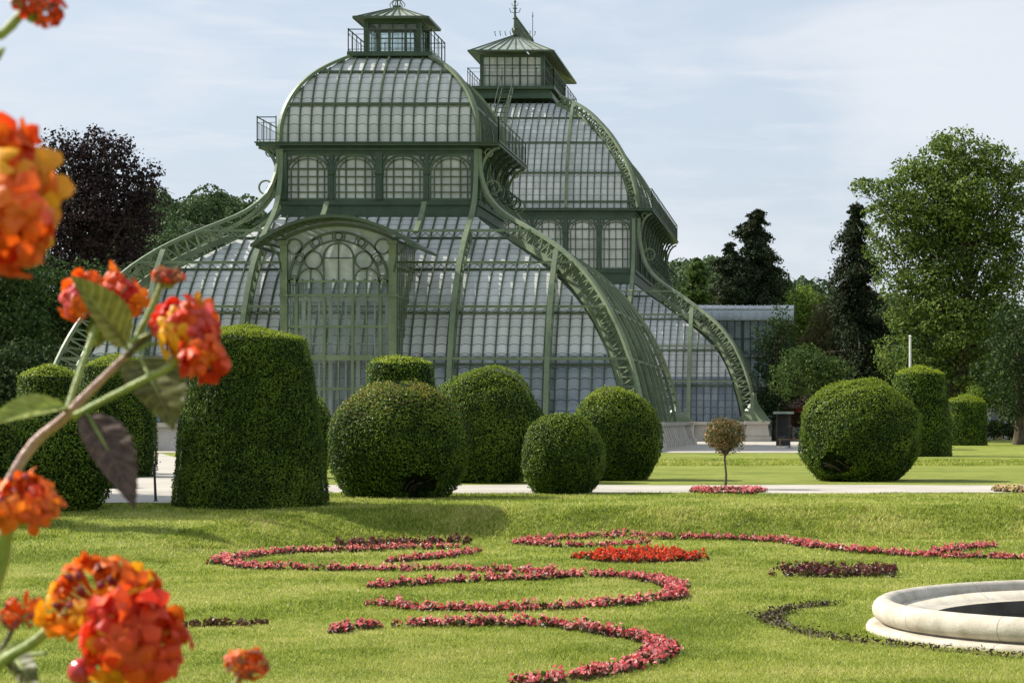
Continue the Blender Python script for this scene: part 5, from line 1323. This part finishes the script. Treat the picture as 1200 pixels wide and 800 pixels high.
# ============================================================ yellow house far right
YELLOW = paint('yellow_render', (0.62, 0.5, 0.25), (0.75, 0.64, 0.38), 0.8, 1.0)
ROOFT = paint('red_brown_tiles', (0.13, 0.06, 0.04), (0.22, 0.11, 0.08), 0.8, 4.0)
hb = Vector((at(1185, 500, 172).x, 176, 0)); root = thing('yellow_house', hb, 'low yellow and white house half hidden by bushes at the far right', 'house')
mb = MB(); x0, x1 = at(1150, 0, 172).x, at(1235, 0, 172).x; mb.box(((x0+x1)/2, 176, 1.6), (x1-x0, 8, 3.2)); mb.build('wall', YELLOW, root)
mb = MB()
for px in (1157, 1180, 1192, 1208):
    x = at(px, 0, 172).x; mb.box((x, 171.96, 1.6), (0.5, 0.1, 3.2))
mb.build('pilaster', WHITE, root)
for px in (1166, 1186, 1200):
    x = at(px, 0, 172).x; mb = MB(); mb.box((x, 171.97, 1.7), (0.75, 0.05, 1.3)); f = mb.build('window', WHITE, root)
    mb = MB(); mb.box((x, 171.93, 1.7), (0.6, 0.04, 1.15)); mb.build('pane', GLASSB, f)
mb = MB(); hip_roof(mb, (x0+x1)/2, 176, 4.6, 0, 3.2, 0.1, 0, 5.0)
mb = MB(); A = [(x0-.4, 171.6, 3.2), (x1+.4, 171.6, 3.2), (x1+.4, 180.4, 3.2), (x0-.4, 180.4, 3.2), (x0+3, 176, 5.2), (x1-3, 176, 5.2)]
mb.faces(A, [(0, 1, 5, 4), (1, 2, 5), (2, 3, 4, 5), (3, 0, 4), (3, 2, 1, 0)]); mb.build('roof', ROOFT, root)

# ============================================================ ticket kiosk beside the wing
RED = paint('red_panel', (0.35, 0.03, 0.02), (0.5, 0.06, 0.03), 0.5, 2.0)
Yk = 128.0; kx0, kx1 = at(909, 0, Yk).x, at(927, 0, Yk).x; kb = Vector(((kx0+kx1)/2, Yk+1, 0))
root = thing('ticket_kiosk', kb, 'small dark kiosk with flat pale roof edge beside the side wing', 'kiosk')
mb = MB(); zr = at(0, 484, Yk).z
kw_ = kx1-kx0-0.1
mb.box(((kx0+kx1)/2, Yk+1.8, zr/2-0.02), (kw_, 0.08, zr-0.04)); mb.box((kx0+0.05, Yk+1.0, zr/2-0.02), (0.07, 1.55, zr-0.04)); mb.box((kx1-0.1, Yk+0.25, zr/2-0.02), (0.07, 0.07, zr-0.04)); mb.box(((kx0+kx1)/2, Yk+1, 0.04), (kw_, 1.6, 0.08)); kk = mb.build('wall', DMETAL, root)
mb = MB(); mb.box(((kx0+kx1)/2, Yk+1, zr+0.03), (kx1-kx0+0.3, 2.1, 0.13)); mb.build('roof', LEAD, root)
mb = MB(); mb.box(((kx0+kx1)/2, Yk+0.6, 0.32), (kw_*0.85, 0.3, 0.55)); mb.build('counter', DMETAL, root)
Yk2 = 160.0; ax0, ax1 = at(915, 0, Yk2).x, at(962, 0, Yk2).x
root = thing('souvenir_pavilion', Vector(((ax0+ax1)/2, Yk2+2, 0)), 'low wooden pavilion with tiled roof and red fascia behind the wide yew ball', 'pavilion')
z1 = at(0, 478, Yk2).z; z2 = at(0, 462, Yk2).z
mb = MB()
for i in range(5):
    x = ax0+(ax1-ax0)*i/4
    for y in (Yk2, Yk2+4): mb.box((x, y, z1/2), (0.14, 0.14, z1))
mb.box(((ax0+ax1)/2, Yk2+2, z1-0.05), (ax1-ax0, 4.1, 0.1)); mb.box(((ax0+ax1)/2, Yk2+4, z1/2), (ax1-ax0, 0.1, z1)); mb.build('timber_frame', WOODB, root)
mb = MB(); mb.box(((ax0+ax1)/2+0.5, Yk2-0.12, z1-0.14), (ax1-ax0-0.9, 0.08, 0.3)); mb.build('fascia', RED, root)
mb = MB(); hip_c = ((ax0+ax1)/2, Yk2+2)
A = [(ax0-.4, Yk2-.4, z1), (ax1+.4, Yk2-.4, z1), (ax1+.4, Yk2+4.4, z1), (ax0-.4, Yk2+4.4, z1), (ax0+0.9, Yk2+2, z2), (ax1-0.9, Yk2+2, z2)]
mb.faces(A, [(0, 1, 5, 4), (1, 2, 5), (2, 3, 4, 5), (3, 0, 4), (3, 2, 1, 0)]); mb.build('roof', ROOFT, root)
mb = MB(); mb.box(((ax0+ax1)/2+0.2, Yk2+0.3, 0.5), (1.9, 0.5, 1.0)); mb.build('counter', CREAM, root)
Yp = 118.0; b_ = at(925, 0, Yp); b_.z = 0
mb = MB(); mb.tube([b_, (b_.x, Yp, at(0, 497, Yp).z)], 0.03, 8); mb.lathe([(0.22, 0), (0.22, 0.03), (0.04, 0.05)], b_, 14); mb.box((b_.x, Yp, at(0, 499, Yp).z), (0.3, 0.04, 0.1))
tag(mb.build('barrier_post', DMETAL, None, b_), 'thin dark barrier post on the gravel in front of the kiosk', 'post')
Yb2 = 112.0
g0 = at(913, 0, 124); g0.z = 0
mb = MB(); mb.box((g0.x+0.6, 124, 0.42), (1.3, 0.4, 0.06)); mb.box((g0.x+0.05, 124, 0.2), (0.08, 0.36, 0.4)); mb.box((g0.x+1.15, 124, 0.2), (0.08, 0.36, 0.4))
tag(mb.build('bench', WOODB, None, Vector((g0.x+0.6, 124, 0))), 'plain low backless bench in front of the kiosk', 'bench')

# palms growing inside the glasshouse, seen through the door glass
PALM = foliage('palm_fronds', [(0.03, 0.08, 0.02), (0.06, 0.13, 0.03), (0.1, 0.2, 0.05)], 0.3, 0.45, 0.5, 0.4, 0.3)
def palm(label, x, y, h, nf, L, seed):
    rg = np.random.default_rng(seed); b = Vector((x, y, 0)); root = thing('palm_tree', b, label, 'palm', 'palms inside the glasshouse')
    mb = MB(); mb.tube([b, b+Z*h*0.5+Vector((0.1, 0, 0)), b+Z*h], [0.22, 0.16, 0.13], 8); mb.build('trunk', BARK, root)
    fm = MB()
    for i in range(nf):
        a = i*2.399; up_ = rg.uniform(0.1, 1.0); pts = []
        for k in range(9):
            t_ = k/8; r_ = L*t_*(1-0.25*up_); pts.append(b+Z*(h+L*(up_*t_*1.1-0.75*t_*t_))+Vector((math.cos(a), math.sin(a), 0))*r_)
        fm.tube(pts, [0.03*(1-0.8*k/8) for k in range(9)], 4)
        s_ = Vector((-math.sin(a), math.cos(a), 0))
        for k in range(1, 25):
            t_ = k/25*8; i0 = min(int(t_), 7); p = pts[i0].lerp(pts[i0+1], t_-i0); l_ = L*0.26*math.sin(PI*(0.12+0.8*k/25))
            dirr = (pts[i0+1]-pts[i0]).normalized()
            for sg in (-1, 1):
                q = p+s_*sg*l_+dirr*l_*0.5-Z*l_*0.45; fm.face([p-dirr*0.03, p+dirr*0.03, q+dirr*0.01, q-dirr*0.01])
    fm.build('fronds', PALM, root)
palm('tall feathery palm dimly seen through the left half of the entrance glass', -23.6, 113.5, 4.2, 18, 2.4, 1)
palm('tall feathery palm dimly seen through the right half of the entrance glass', -21.6, 115, 5.2, 18, 2.6, 2)

palm('bushy palm pressed against the front glass right of the entrance', -17.5, 112.5, 2.6, 20, 2.6, 3)
palm('low palm behind the front glass between two ribs right of the entrance', -13.6, 112.0, 1.8, 18, 2.4, 4)
palm('palm behind the front glass at the left of the entrance', -29.0, 112.5, 2.8, 18, 2.6, 5)
palm('palm inside the farther pavilion behind its front glass', -9.5, 161.5, 3.2, 20, 3.0, 6)

# park trees standing just left of the picture: they shade the dark yew balls and throw the pointed shadow on the bank
def off_tree(name, label, x, y, h, r, kind, seed):
    k = F/y; px = VX+x*k; top = VY-(h-HC)*k
    if kind == 'cone': conifer(name, label, y, px, top, VY+0.8*k, 0.15*k, r*k, DARKC, 0.2, seed, 26, 16, 0.2, 0.12, ground=float(H(x, y)), shape=0.95, fill=1.6)
    else: broadleaf(name, label, y, [(px, VY-(h*0.62-HC)*k, r*k, h*0.36*k), (px+r*0.5*k, VY-(h*0.5-HC)*k, r*0.7*k, h*0.25*k), (px-r*0.5*k, VY-(h*0.5-HC)*k, r*0.7*k, h*0.25*k)], (px, top+0.3*h*k, 0.25), MIDG, 0.24, 260, 170, seed, 1.4, ground=float(H(x, y)))
off_tree('young_fir', 'slender dark fir on the bank beyond the left edge of the photo', -20.9, 39.9, 8.7, 2.1, 'cone', 201)
off_tree('maple_tree', 'round leafy tree shading the left yew balls, beyond the left edge of the photo', -25.6, 46.8, 12.0, 4.4, 'round', 202)
# ============================================================ lantana sprays close to the camera
def petal_mat(name, c1, c2, tr=0.35):
    t = NT(name); g = t.n('ShaderNodeNewGeometry'); f = t.math('ADD', t.math('MULTIPLY', g.outputs['Random Per Island'], 0.5), t.math('MULTIPLY', t.noise(260, 3), 0.5))
    col = t.ramp(f, [(0.3, c1), (0.7, c2)]); p = t.pbr(col, 0.45, 0, 0.35, t.bump(t.noise(900, 2), 0.25, 0.0006)); q = t.n('ShaderNodeBsdfTranslucent'); t.l(col, q.inputs[0])
    return t.end(t.mixs(tr, p, q.outputs[0]))
PM = [petal_mat('yellow_petals', (0.85, 0.33, 0.01), (0.95, 0.5, 0.02)), petal_mat('orange_petals', (0.8, 0.12, 0.01), (0.9, 0.24, 0.02)), petal_mat('red_petals', (0.68, 0.03, 0.01), (0.88, 0.11, 0.02)),
      petal_mat('pink_petals', (0.7, 0.04, 0.08), (0.85, 0.16, 0.14)), petal_mat('faded_petals', (0.28, 0.1, 0.05), (0.5, 0.2, 0.07)), petal_mat('purple_buds', (0.2, 0.03, 0.05), (0.4, 0.09, 0.11))]
STEMG = paint('green_stem', (0.16, 0.24, 0.05), (0.34, 0.4, 0.11), 0.5, 60, 0.4, 0.3)
STEMP = paint('pink_brown_stem', (0.3, 0.15, 0.13), (0.55, 0.36, 0.29), 0.5, 45, 0.4, 0.3)
STEMD = paint('dark_stem', (0.06, 0.05, 0.03), (0.14, 0.12, 0.06), 0.5, 60, 0.4, 0.3)
BERRY = paint('red_berry', (0.42, 0.01, 0.02), (0.6, 0.04, 0.05), 0.2, 40, 0.6, 0.1)
def leaf_mat(name, c1, c2, vein, tr):
    t = NT(name); uv = t.n('ShaderNodeUVMap').outputs[0]; sp = t.n('ShaderNodeSeparateXYZ'); t.l(uv, sp.inputs[0])
    ax = t.math('ABSOLUTE', sp.outputs[0])                      # 0 on the midrib, 1 at the edge; v along the leaf
    k = t.math('FRACT', t.math('SUBTRACT', t.math('MULTIPLY', sp.outputs[1], 8.5), t.math('MULTIPLY', ax, 1.6)))
    v1 = t.math('LESS_THAN', t.math('ABSOLUTE', t.math('SUBTRACT', k, 0.5)), 0.07); v2 = t.math('LESS_THAN', ax, 0.05)
    vn = t.math('MAXIMUM', v1, v2); n = t.noise(220, 4)
    col = t.mix(t.math('MULTIPLY', vn, 0.55), t.ramp(n, [(0.35, c1), (0.65, c2)]), vein)
    h = t.math('ADD', t.math('MULTIPLY', t.math('ABSOLUTE', t.math('SUBTRACT', k, 0.5)), 0.8), t.math('MULTIPLY', n, 0.5))
    p = t.pbr(col, 0.5, 0, 0.35, t.bump(h, 0.6, 0.0015)); q = t.n('ShaderNodeBsdfTranslucent'); t.l(col, q.inputs[0])
    return t.end(t.mixs(tr, p, q.outputs[0]))
LEAFG = leaf_mat('lantana_leaf', (0.06, 0.07, 0.012), (0.13, 0.14, 0.025), (0.26, 0.26, 0.08), 0.3)
LEAFD = leaf_mat('lantana_dark_leaf', (0.05, 0.03, 0.025), (0.11, 0.07, 0.055), (0.18, 0.12, 0.09), 0.2)
LEAFL = leaf_mat('lantana_pale_leaf', (0.2, 0.25, 0.04), (0.32, 0.38, 0.08), (0.45, 0.5, 0.18), 0.45)

LAN = thing('lantana', (-0.62, 0.95, LOW), 'lantana shrub with orange, red and yellow flower heads, leaning in close from the left', 'flowering plant')
CAM = Vector((0, 0, HC))
def floret(mb, c, nrm, r, rg, mi, curl=0.25):
    nrm = nrm.normalized(); u = nrm.cross(Vector((0.3, 0.2, 1))).normalized(); v = nrm.cross(u); a0 = rg.random()*6.28
    P = [c-nrm*r*0.15]; m = 24
    for ring_, rf in ((0, 0.5), (1, 1.0)):
        for i in range(m):
            a = a0+2*PI*i/m; lob = abs(math.cos(2*(a-a0)))**0.55; rad = r*rf*(0.38+0.62*lob if ring_ else 0.45+0.55*lob)*(1+0.06*rg.normal())
            lift = (0.10 if ring_ == 0 else -curl*0.6+curl*0.5*math.sin(5*a+rg.random()*2))*r
            P.append(c+(u*math.cos(a)+v*math.sin(a))*rad+nrm*lift)
    Fs = [(0, 1+i, 1+(i+1) % m) for i in range(m)]+[(1+i, 1+m+i, 1+m+(i+1) % m, 1+(i+1) % m) for i in range(m)]
    mb.mi = mi; mb.faces(P, Fs)
def head(px, py, D, axis, R, nf, fr, seed, pal, squash=0.75, cone_=100, stem_to=None, name='flower_head', center=None, buds=0, label=None):
    """flower head: florets set over a dome; pal(theta, azimuth, rng) gives the petal material"""
    rg = np.random.default_rng(seed); c = at(px, py, D); ax = Vector(axis).normalized(); u = ax.cross(Vector((0, 1, 0.1)));
    if u.length < 0.1: u = ax.cross(Vector((1, 0, 0)))
    u.normalize(); v = ax.cross(u); Rm = R*D/F; r_ = fr*D/F; mb = MB(); root = c-ax*Rm*0.9
    tm = MB()
    for i in range(nf):
        th = math.radians(cone_)*math.sqrt((i+0.5)/nf); ph = i*2.39996+rg.normal()*0.12
        dr = (ax*math.cos(th)+(u*math.cos(ph)+v*math.sin(ph))*math.sin(th)); p = c+ax*(math.cos(th)*Rm*squash-Rm*squash*0.3)+(u*math.cos(ph)+v*math.sin(ph))*math.sin(th)*Rm
        p += Vector(rg.normal(size=3))*Rm*0.09; nn = (dr+Vector(rg.normal(size=3))*0.35)
        if i < buds:
            mb.mi = 5; bd = MB(); k = len(mb.V)
            b_ = [p+nn.normalized()*r_*0.9]; w_ = nn.cross(Vector((0, 0.3, 1))).normalized(); w2 = nn.cross(w_).normalized()
            mb.mi = 5; Vv = [p+nn.normalized()*r_*0.7]+[p+(w_*math.cos(a)+w2*math.sin(a))*r_*0.27+nn.normalized()*r_*0.25 for a in np.linspace(0, 2*PI, 7)[:-1]]+[p-nn.normalized()*r_*0.4]
            Vv = [p+(q_-p)*1.05-ax*Rm*0.12 for q_ in Vv]; mb.faces(Vv, [(0, 1+j, 1+(j+1) % 6) for j in range(6)]+[(7, 1+(j+1) % 6, 1+j) for j in range(6)])
        else: floret(mb, p, nn, r_*(0.75+0.55*rg.random()), rg, pal(th, ph, rg), 0.3)
        tm.tube([root+ax*Rm*0.25, root.lerp(p, 0.55)+dr*Rm*0.05, p-nn.normalized()*r_*0.1], [0.0007*D, 0.0006*D, 0.0011*D], 5)
    h = mb.build(name, PM, LAN, smooth=True)
    tm.build('flower_tube', PM[4 if pal(1.5, 0, rg) == 4 else 1], h)
    cal = MB()
    for i in range(9):
        a = i*0.7; q = root+ax*Rm*0.2; o_ = (u*math.cos(a)+v*math.sin(a)); cal.face([q-ax*Rm*0.1+o_*Rm*0.02, q+o_*Rm*0.3+v*Rm*0.06, q+ax*Rm*0.35+o_*Rm*0.55, q+o_*Rm*0.3-v*Rm*0.06])
    cal.tube([root, root+ax*Rm*0.45], [0.0025*D, 0.004*D], 7)
    cal.build('calyx', STEMG, h)
    if label: h['label'] = label
    return h, root
def stem(pts, r0, r1, mat, name='stem', D=1.0):
    """pts (px, py, depth); radii in pixels"""
    P = [at(*p) for p in pts]; Q = []
    for i in range(len(P)-1):
        a, b, c, d = P[max(i-1, 0)], P[i], P[i+1], P[min(i+2, len(P)-1)]
        for k in range(6):
            t_ = k/6; Q.append(0.5*((2*b)+(c-a)*t_+(2*a-5*b+4*c-d)*t_*t_+(3*b-a-3*c+d)*t_**3))
    Q.append(P[-1]); n = len(Q); mb = MB(); mb.tube(Q, [(r0+(r1-r0)*i/(n-1))*Q[i].y/F*(1+0.06*math.sin(i*1.9)) for i in range(n)], 10)
    return mb.build(name, mat, LAN, smooth=True)
def leaf(base, tip, width, facing, fold, droop, mat, seed, name='leaf', teeth=13, petiole=None, label=None):
    """base, tip (px, py, depth); width in px; facing: rough normal; fold opens the halves; droop bends the tip along -facing"""
    rg = np.random.default_rng(seed); a, b = at(*base), at(*tip); L = (b-a).length; t_ = (b-a).normalized(); nn = Vector(facing); nn = (nn-t_*nn.dot(t_)).normalized(); s_ = t_.cross(nn); W = width*base[2]/F
    n, m = 52, 12; V = []; UV = []
    for i in range(n+1):
        f = i/n; w_ = (math.sin(PI*min(1, f**0.72)))**0.85*(1-0.15*f)*W/2
        saw = 1+0.17*(((f*teeth) % 1.0)-0.5)*(1 if 0.06 < f < 0.97 else 0)
        for j in range(m+1):
            x = (j/m)*2-1; ww = w_*x*(1+(saw-1)*abs(x)**4); puff = 0.02*L*math.sin(f*teeth*PI*0.9-abs(x)*2.2)*abs(x)*(1-abs(x))*1.6
            V.append(a+t_*(L*f)+s_*ww*math.cos(fold)+nn*(abs(ww)*math.sin(fold)+puff-droop*L*(f*f-0.0)+droop*L*f*0.4+0.012*L*math.sin(f*6+x*3+seed))); UV.append((x, f))
    mb = MB(); mb.V = [tuple(v) for v in V]
    for i in range(n):
        for j in range(m):
            q = (i*(m+1)+j, i*(m+1)+j+1, (i+1)*(m+1)+j+1, (i+1)*(m+1)+j); mb.F.append(q); mb.M.append(0); mb.UV.append([UV[k] for k in q])
    o = mb.build(name, mat, LAN, smooth=True, uv=True)
    if label: o['label'] = label
    mr = MB(); mr.tube([a+t_*(L*f)+nn*(-droop*L*f*f+droop*L*f*0.4)-nn*0.0004 for f in np.linspace(-0.06, 0.93, 16)], [0.0012*(1-0.8*k/15) for k in range(16)], 6); mr.build('midrib', STEMG, o)
    return o
def P_mixed(inner, mid, outer, a=0.55, b=1.05):
    def f(th, ph, rg):
        t_ = th+rg.normal()*0.2
        return inner if t_ < a else mid if t_ < b else outer
    return f
DM = 1.0
# main spray
stem([(-260, 1300, 0.95), (-120, 860, 0.97), (12, 562, 1.0), (78, 487, 1.0), (112, 452, 1.0), (151, 414, 1.0)], 8.5, 4, STEMP)
stem([(148, 417, 1.0), (165, 400, 1.0), (186, 382, 1.0)], 5.5, 3.5, STEMD)
stem([(150, 414, 1.0), (163, 390, 1.0), (178, 360, 1.0), (190, 330, 1.0)], 4, 3.4, STEMG)
stem([(79, 479, 1.0), (92, 440, 1.01), (106, 400, 1.02), (116, 364, 1.03)], 3.5, 3.5, STEMG)
stem([(86, 488, 0.99), (120, 470, 0.98), (165, 447, 0.97), (198, 430, 0.97), (210, 414, 0.97), (214, 404, 0.97)], 4.2, 4.8, STEMG)
stem([(158, 412, 1.0), (172, 404, 1.0), (186, 402, 1.0)], 3, 2, STEMG)
head(226, 392, 0.97, (0.55, -0.75, -0.25), 33, 19, 19, 1, lambda th, ph, rg: (0 if (math.cos(ph-2.2) > 0.45 and th > 0.3) else 3 if math.cos(ph+0.6) > 0.75 and rg.random() < 0.6 else 2 if rg.random() < 0.75 else 1), 0.55)
head(203, 378, 0.975, (-0.35, -0.85, 0.3), 24, 10, 17, 2, lambda th, ph, rg: 3 if rg.random() < 0.45 else 2, 0.6, 95)
head(240, 420, 0.96, (0.25, -0.8, -0.5), 24, 11, 17, 3, lambda th, ph, rg: 2 if rg.random() < 0.65 else 1, 0.8, 95)
head(228, 370, 0.99, (0.1, -0.55, 0.8), 22, 8, 16, 4, lambda th, ph, rg: 0, 0.6, 90)
head(242, 380, 1.0, (0.6, -0.4, 0.7), 17, 26, 5, 5, lambda th, ph, rg: 4, 0.8, 105, label='small faded brown head behind the bright one')
head(197, 322, 1.0, (0.1, -0.35, 0.9), 17, 26, 6, 6, lambda th, ph, rg: 4 if rg.random() < 0.75 else 2, 0.55, 95)
head(93, 346, 1.03, (-0.5, -0.7, 0.2), 26, 15, 17, 7, P_mixed(3, 1, 1), 0.75)
head(140, 345, 1.05, (0.5, -0.7, 0.4), 26, 14, 16, 8, P_mixed(2, 2, 1), 0.7)
leaf((147, 404, 0.985), (88, 322, 0.96), 62, (0.45, -0.85, 0.5), 0.45, 0.12, LEAFG, 1)
leaf((118, 368, 1.02), (112, 412, 1.04), 30, (0.3, -0.9, 0.2), 0.3, 0.1, LEAFG, 2)
leaf((165, 421, 1.0), (204, 497, 0.97), 84, (0.5, -0.85, 0.2), 0.35, 0.10, LEAFG, 3)
leaf((103, 486, 0.99), (160, 588, 0.96), 66, (0.6, -0.75, 0.25), 0.35, 0.12, LEAFD, 4, label='dark brownish hanging leaf')
leaf((76, 476, 1.0), (-14, 492, 0.96), 60, (0.1, -0.6, 0.85), 0.4, 0.14, LEAFL, 5, label='pale green leaf reaching the left edge')
leaf((152, 400, 1.0), (136, 372, 1.0), 12, (0.3, -0.9, 0.2), 0.3, 0.1, LEAFG, 11); leaf((160, 398, 1.0), (176, 388, 0.99), 10, (0.1, -0.8, 0.5), 0.3, 0.1, LEAFG, 12)
# very close head on the left and the one at the top left corner
head(-2, 240, 0.72, (0.25, -0.95, 0.1), 62, 26, 36, 20, lambda th, ph, rg: (0 if rg.random() < 0.3 else 1 if rg.random() < 0.45 else 2), 0.7)
head(12, 270, 0.70, (0.5, -0.8, -0.4), 46, 13, 34, 21, lambda th, ph, rg: 2 if rg.random() < 0.6 else 1, 0.8, 95)
head(8, 190, 0.73, (0.4, -0.7, 0.6), 42, 12, 33, 22, lambda th, ph, rg: 1 if rg.random() < 0.5 else 2, 0.7, 95)
stem([(-330, 1300, 0.8), (-180, 700, 0.75), (-60, 420, 0.74), (-14, 290, 0.75)], 9, 7, STEMG)
head(47, 2, 0.8, (0.55, -0.35, 0.75), 30, 20, 11, 23, lambda th, ph, rg: 2 if rg.random() < 0.7 else 4, 0.6, 100)
stem([(-380, 900, 0.8), (-200, 300, 0.8), (-40, 66, 0.8), (2, 40, 0.8), (24, 18, 0.8), (34, 8, 0.8)], 7, 5, STEMG)
leaf((-10, 75, 0.8), (6, 55, 0.8), 14, (0.2, -0.8, 0.5), 0.3, 0.1, LEAFL, 24)
# lower left sprays
head(24, 584, 0.85, (0.1, -0.5, 0.85), 42, 46, 15, 30, lambda th, ph, rg: (1 if th > 0.9 else 2 if rg.random() < 0.6 else 1), 0.4, 100, buds=6)
stem([(-260, 1400, 0.9), (-80, 900, 0.88), (-8, 690, 0.86), (8, 620, 0.85), (18, 598, 0.85)], 11, 8, STEMG)
head(106, 694, 0.9, (-0.15, -0.75, 0.65), 50, 44, 19, 31, lambda th, ph, rg: 1 if rg.random() < 0.8 else 0, 0.4, 96, buds=11)
head(160, 748, 0.88, (0.5, -0.8, 0.2), 51, 25, 27, 32, lambda th, ph, rg: (0 if (math.sin(ph) > 0.5 and th > 0.7 and rg.random() < 0.35) else 2 if rg.random() < 0.85 else 1), 0.8, 100)
head(158, 704, 0.9, (0.3, -0.7, 0.6), 38, 16, 20, 33, lambda th, ph, rg: 0 if rg.random() < 0.55 else 1, 0.5, 95)
stem([(-300, 1300, 0.95), (-120, 900, 0.92), (-10, 786, 0.92), (40, 752, 0.91), (75, 722, 0.91), (92, 708, 0.9)], 7, 6, STEMG)
stem([(-10, 775, 0.93), (20, 768, 0.93), (55, 765, 0.92)], 4, 2, STEMG)
leaf((16, 766, 0.93), (44, 812, 0.9), 36, (0.3, -0.85, 0.3), 0.4, 0.12, LEAFG, 34)
leaf((36, 752, 0.93), (-12, 770, 0.93), 16, (0.0, -0.7, 0.7), 0.3, 0.1, LEAFL, 35)
head(22, 712, 0.95, (-0.1, -0.6, 0.7), 24, 30, 6, 36, lambda th, ph, rg: 5, 0.7, 110, buds=16, label='dried purplish brown head')
stem([(-10, 780, 0.95), (8, 750, 0.95), (18, 728, 0.95)], 3, 3, STEMD)
mb = MB(); c = at(97, 787, 0.9); r_ = 17*0.9/F
mb.V = []; 
for i in range(13):
    th = PI*i/12
    for j in range(18): a = 2*PI*j/18; mb.V.append(tuple(c+Vector((math.sin(th)*math.cos(a), math.sin(th)*math.sin(a), math.cos(th)))*r_*(1-0.04*math.cos(3*a)*math.sin(th))))
for i in range(12):
    for j in range(18): mb.F.append((i*18+j, (i+1)*18+j, (i+1)*18+(j+1) % 18, i*18+(j+1) % 18)); mb.M.append(0); mb.UV.append([(0, 0)]*4)
mb.build('berry', BERRY, LAN, smooth=True)
stem([(100, 772, 0.9), (112, 762, 0.9), (126, 756, 0.9)], 3, 3, STEMG)
head(142, 796, 0.9, (0.0, -0.9, -0.2), 22, 12, 8, 37, lambda th, ph, rg: 3, 0.7)
head(291, 776, 1.0, (0.35, -0.5, 0.8), 22, 24, 8, 38, lambda th, ph, rg: 1 if rg.random() < 0.6 else 4, 0.6, 100)
stem([(60, 1500, 1.0), (220, 940, 1.0), (262, 830, 1.0), (284, 788, 1.0)], 5, 4, STEMG)
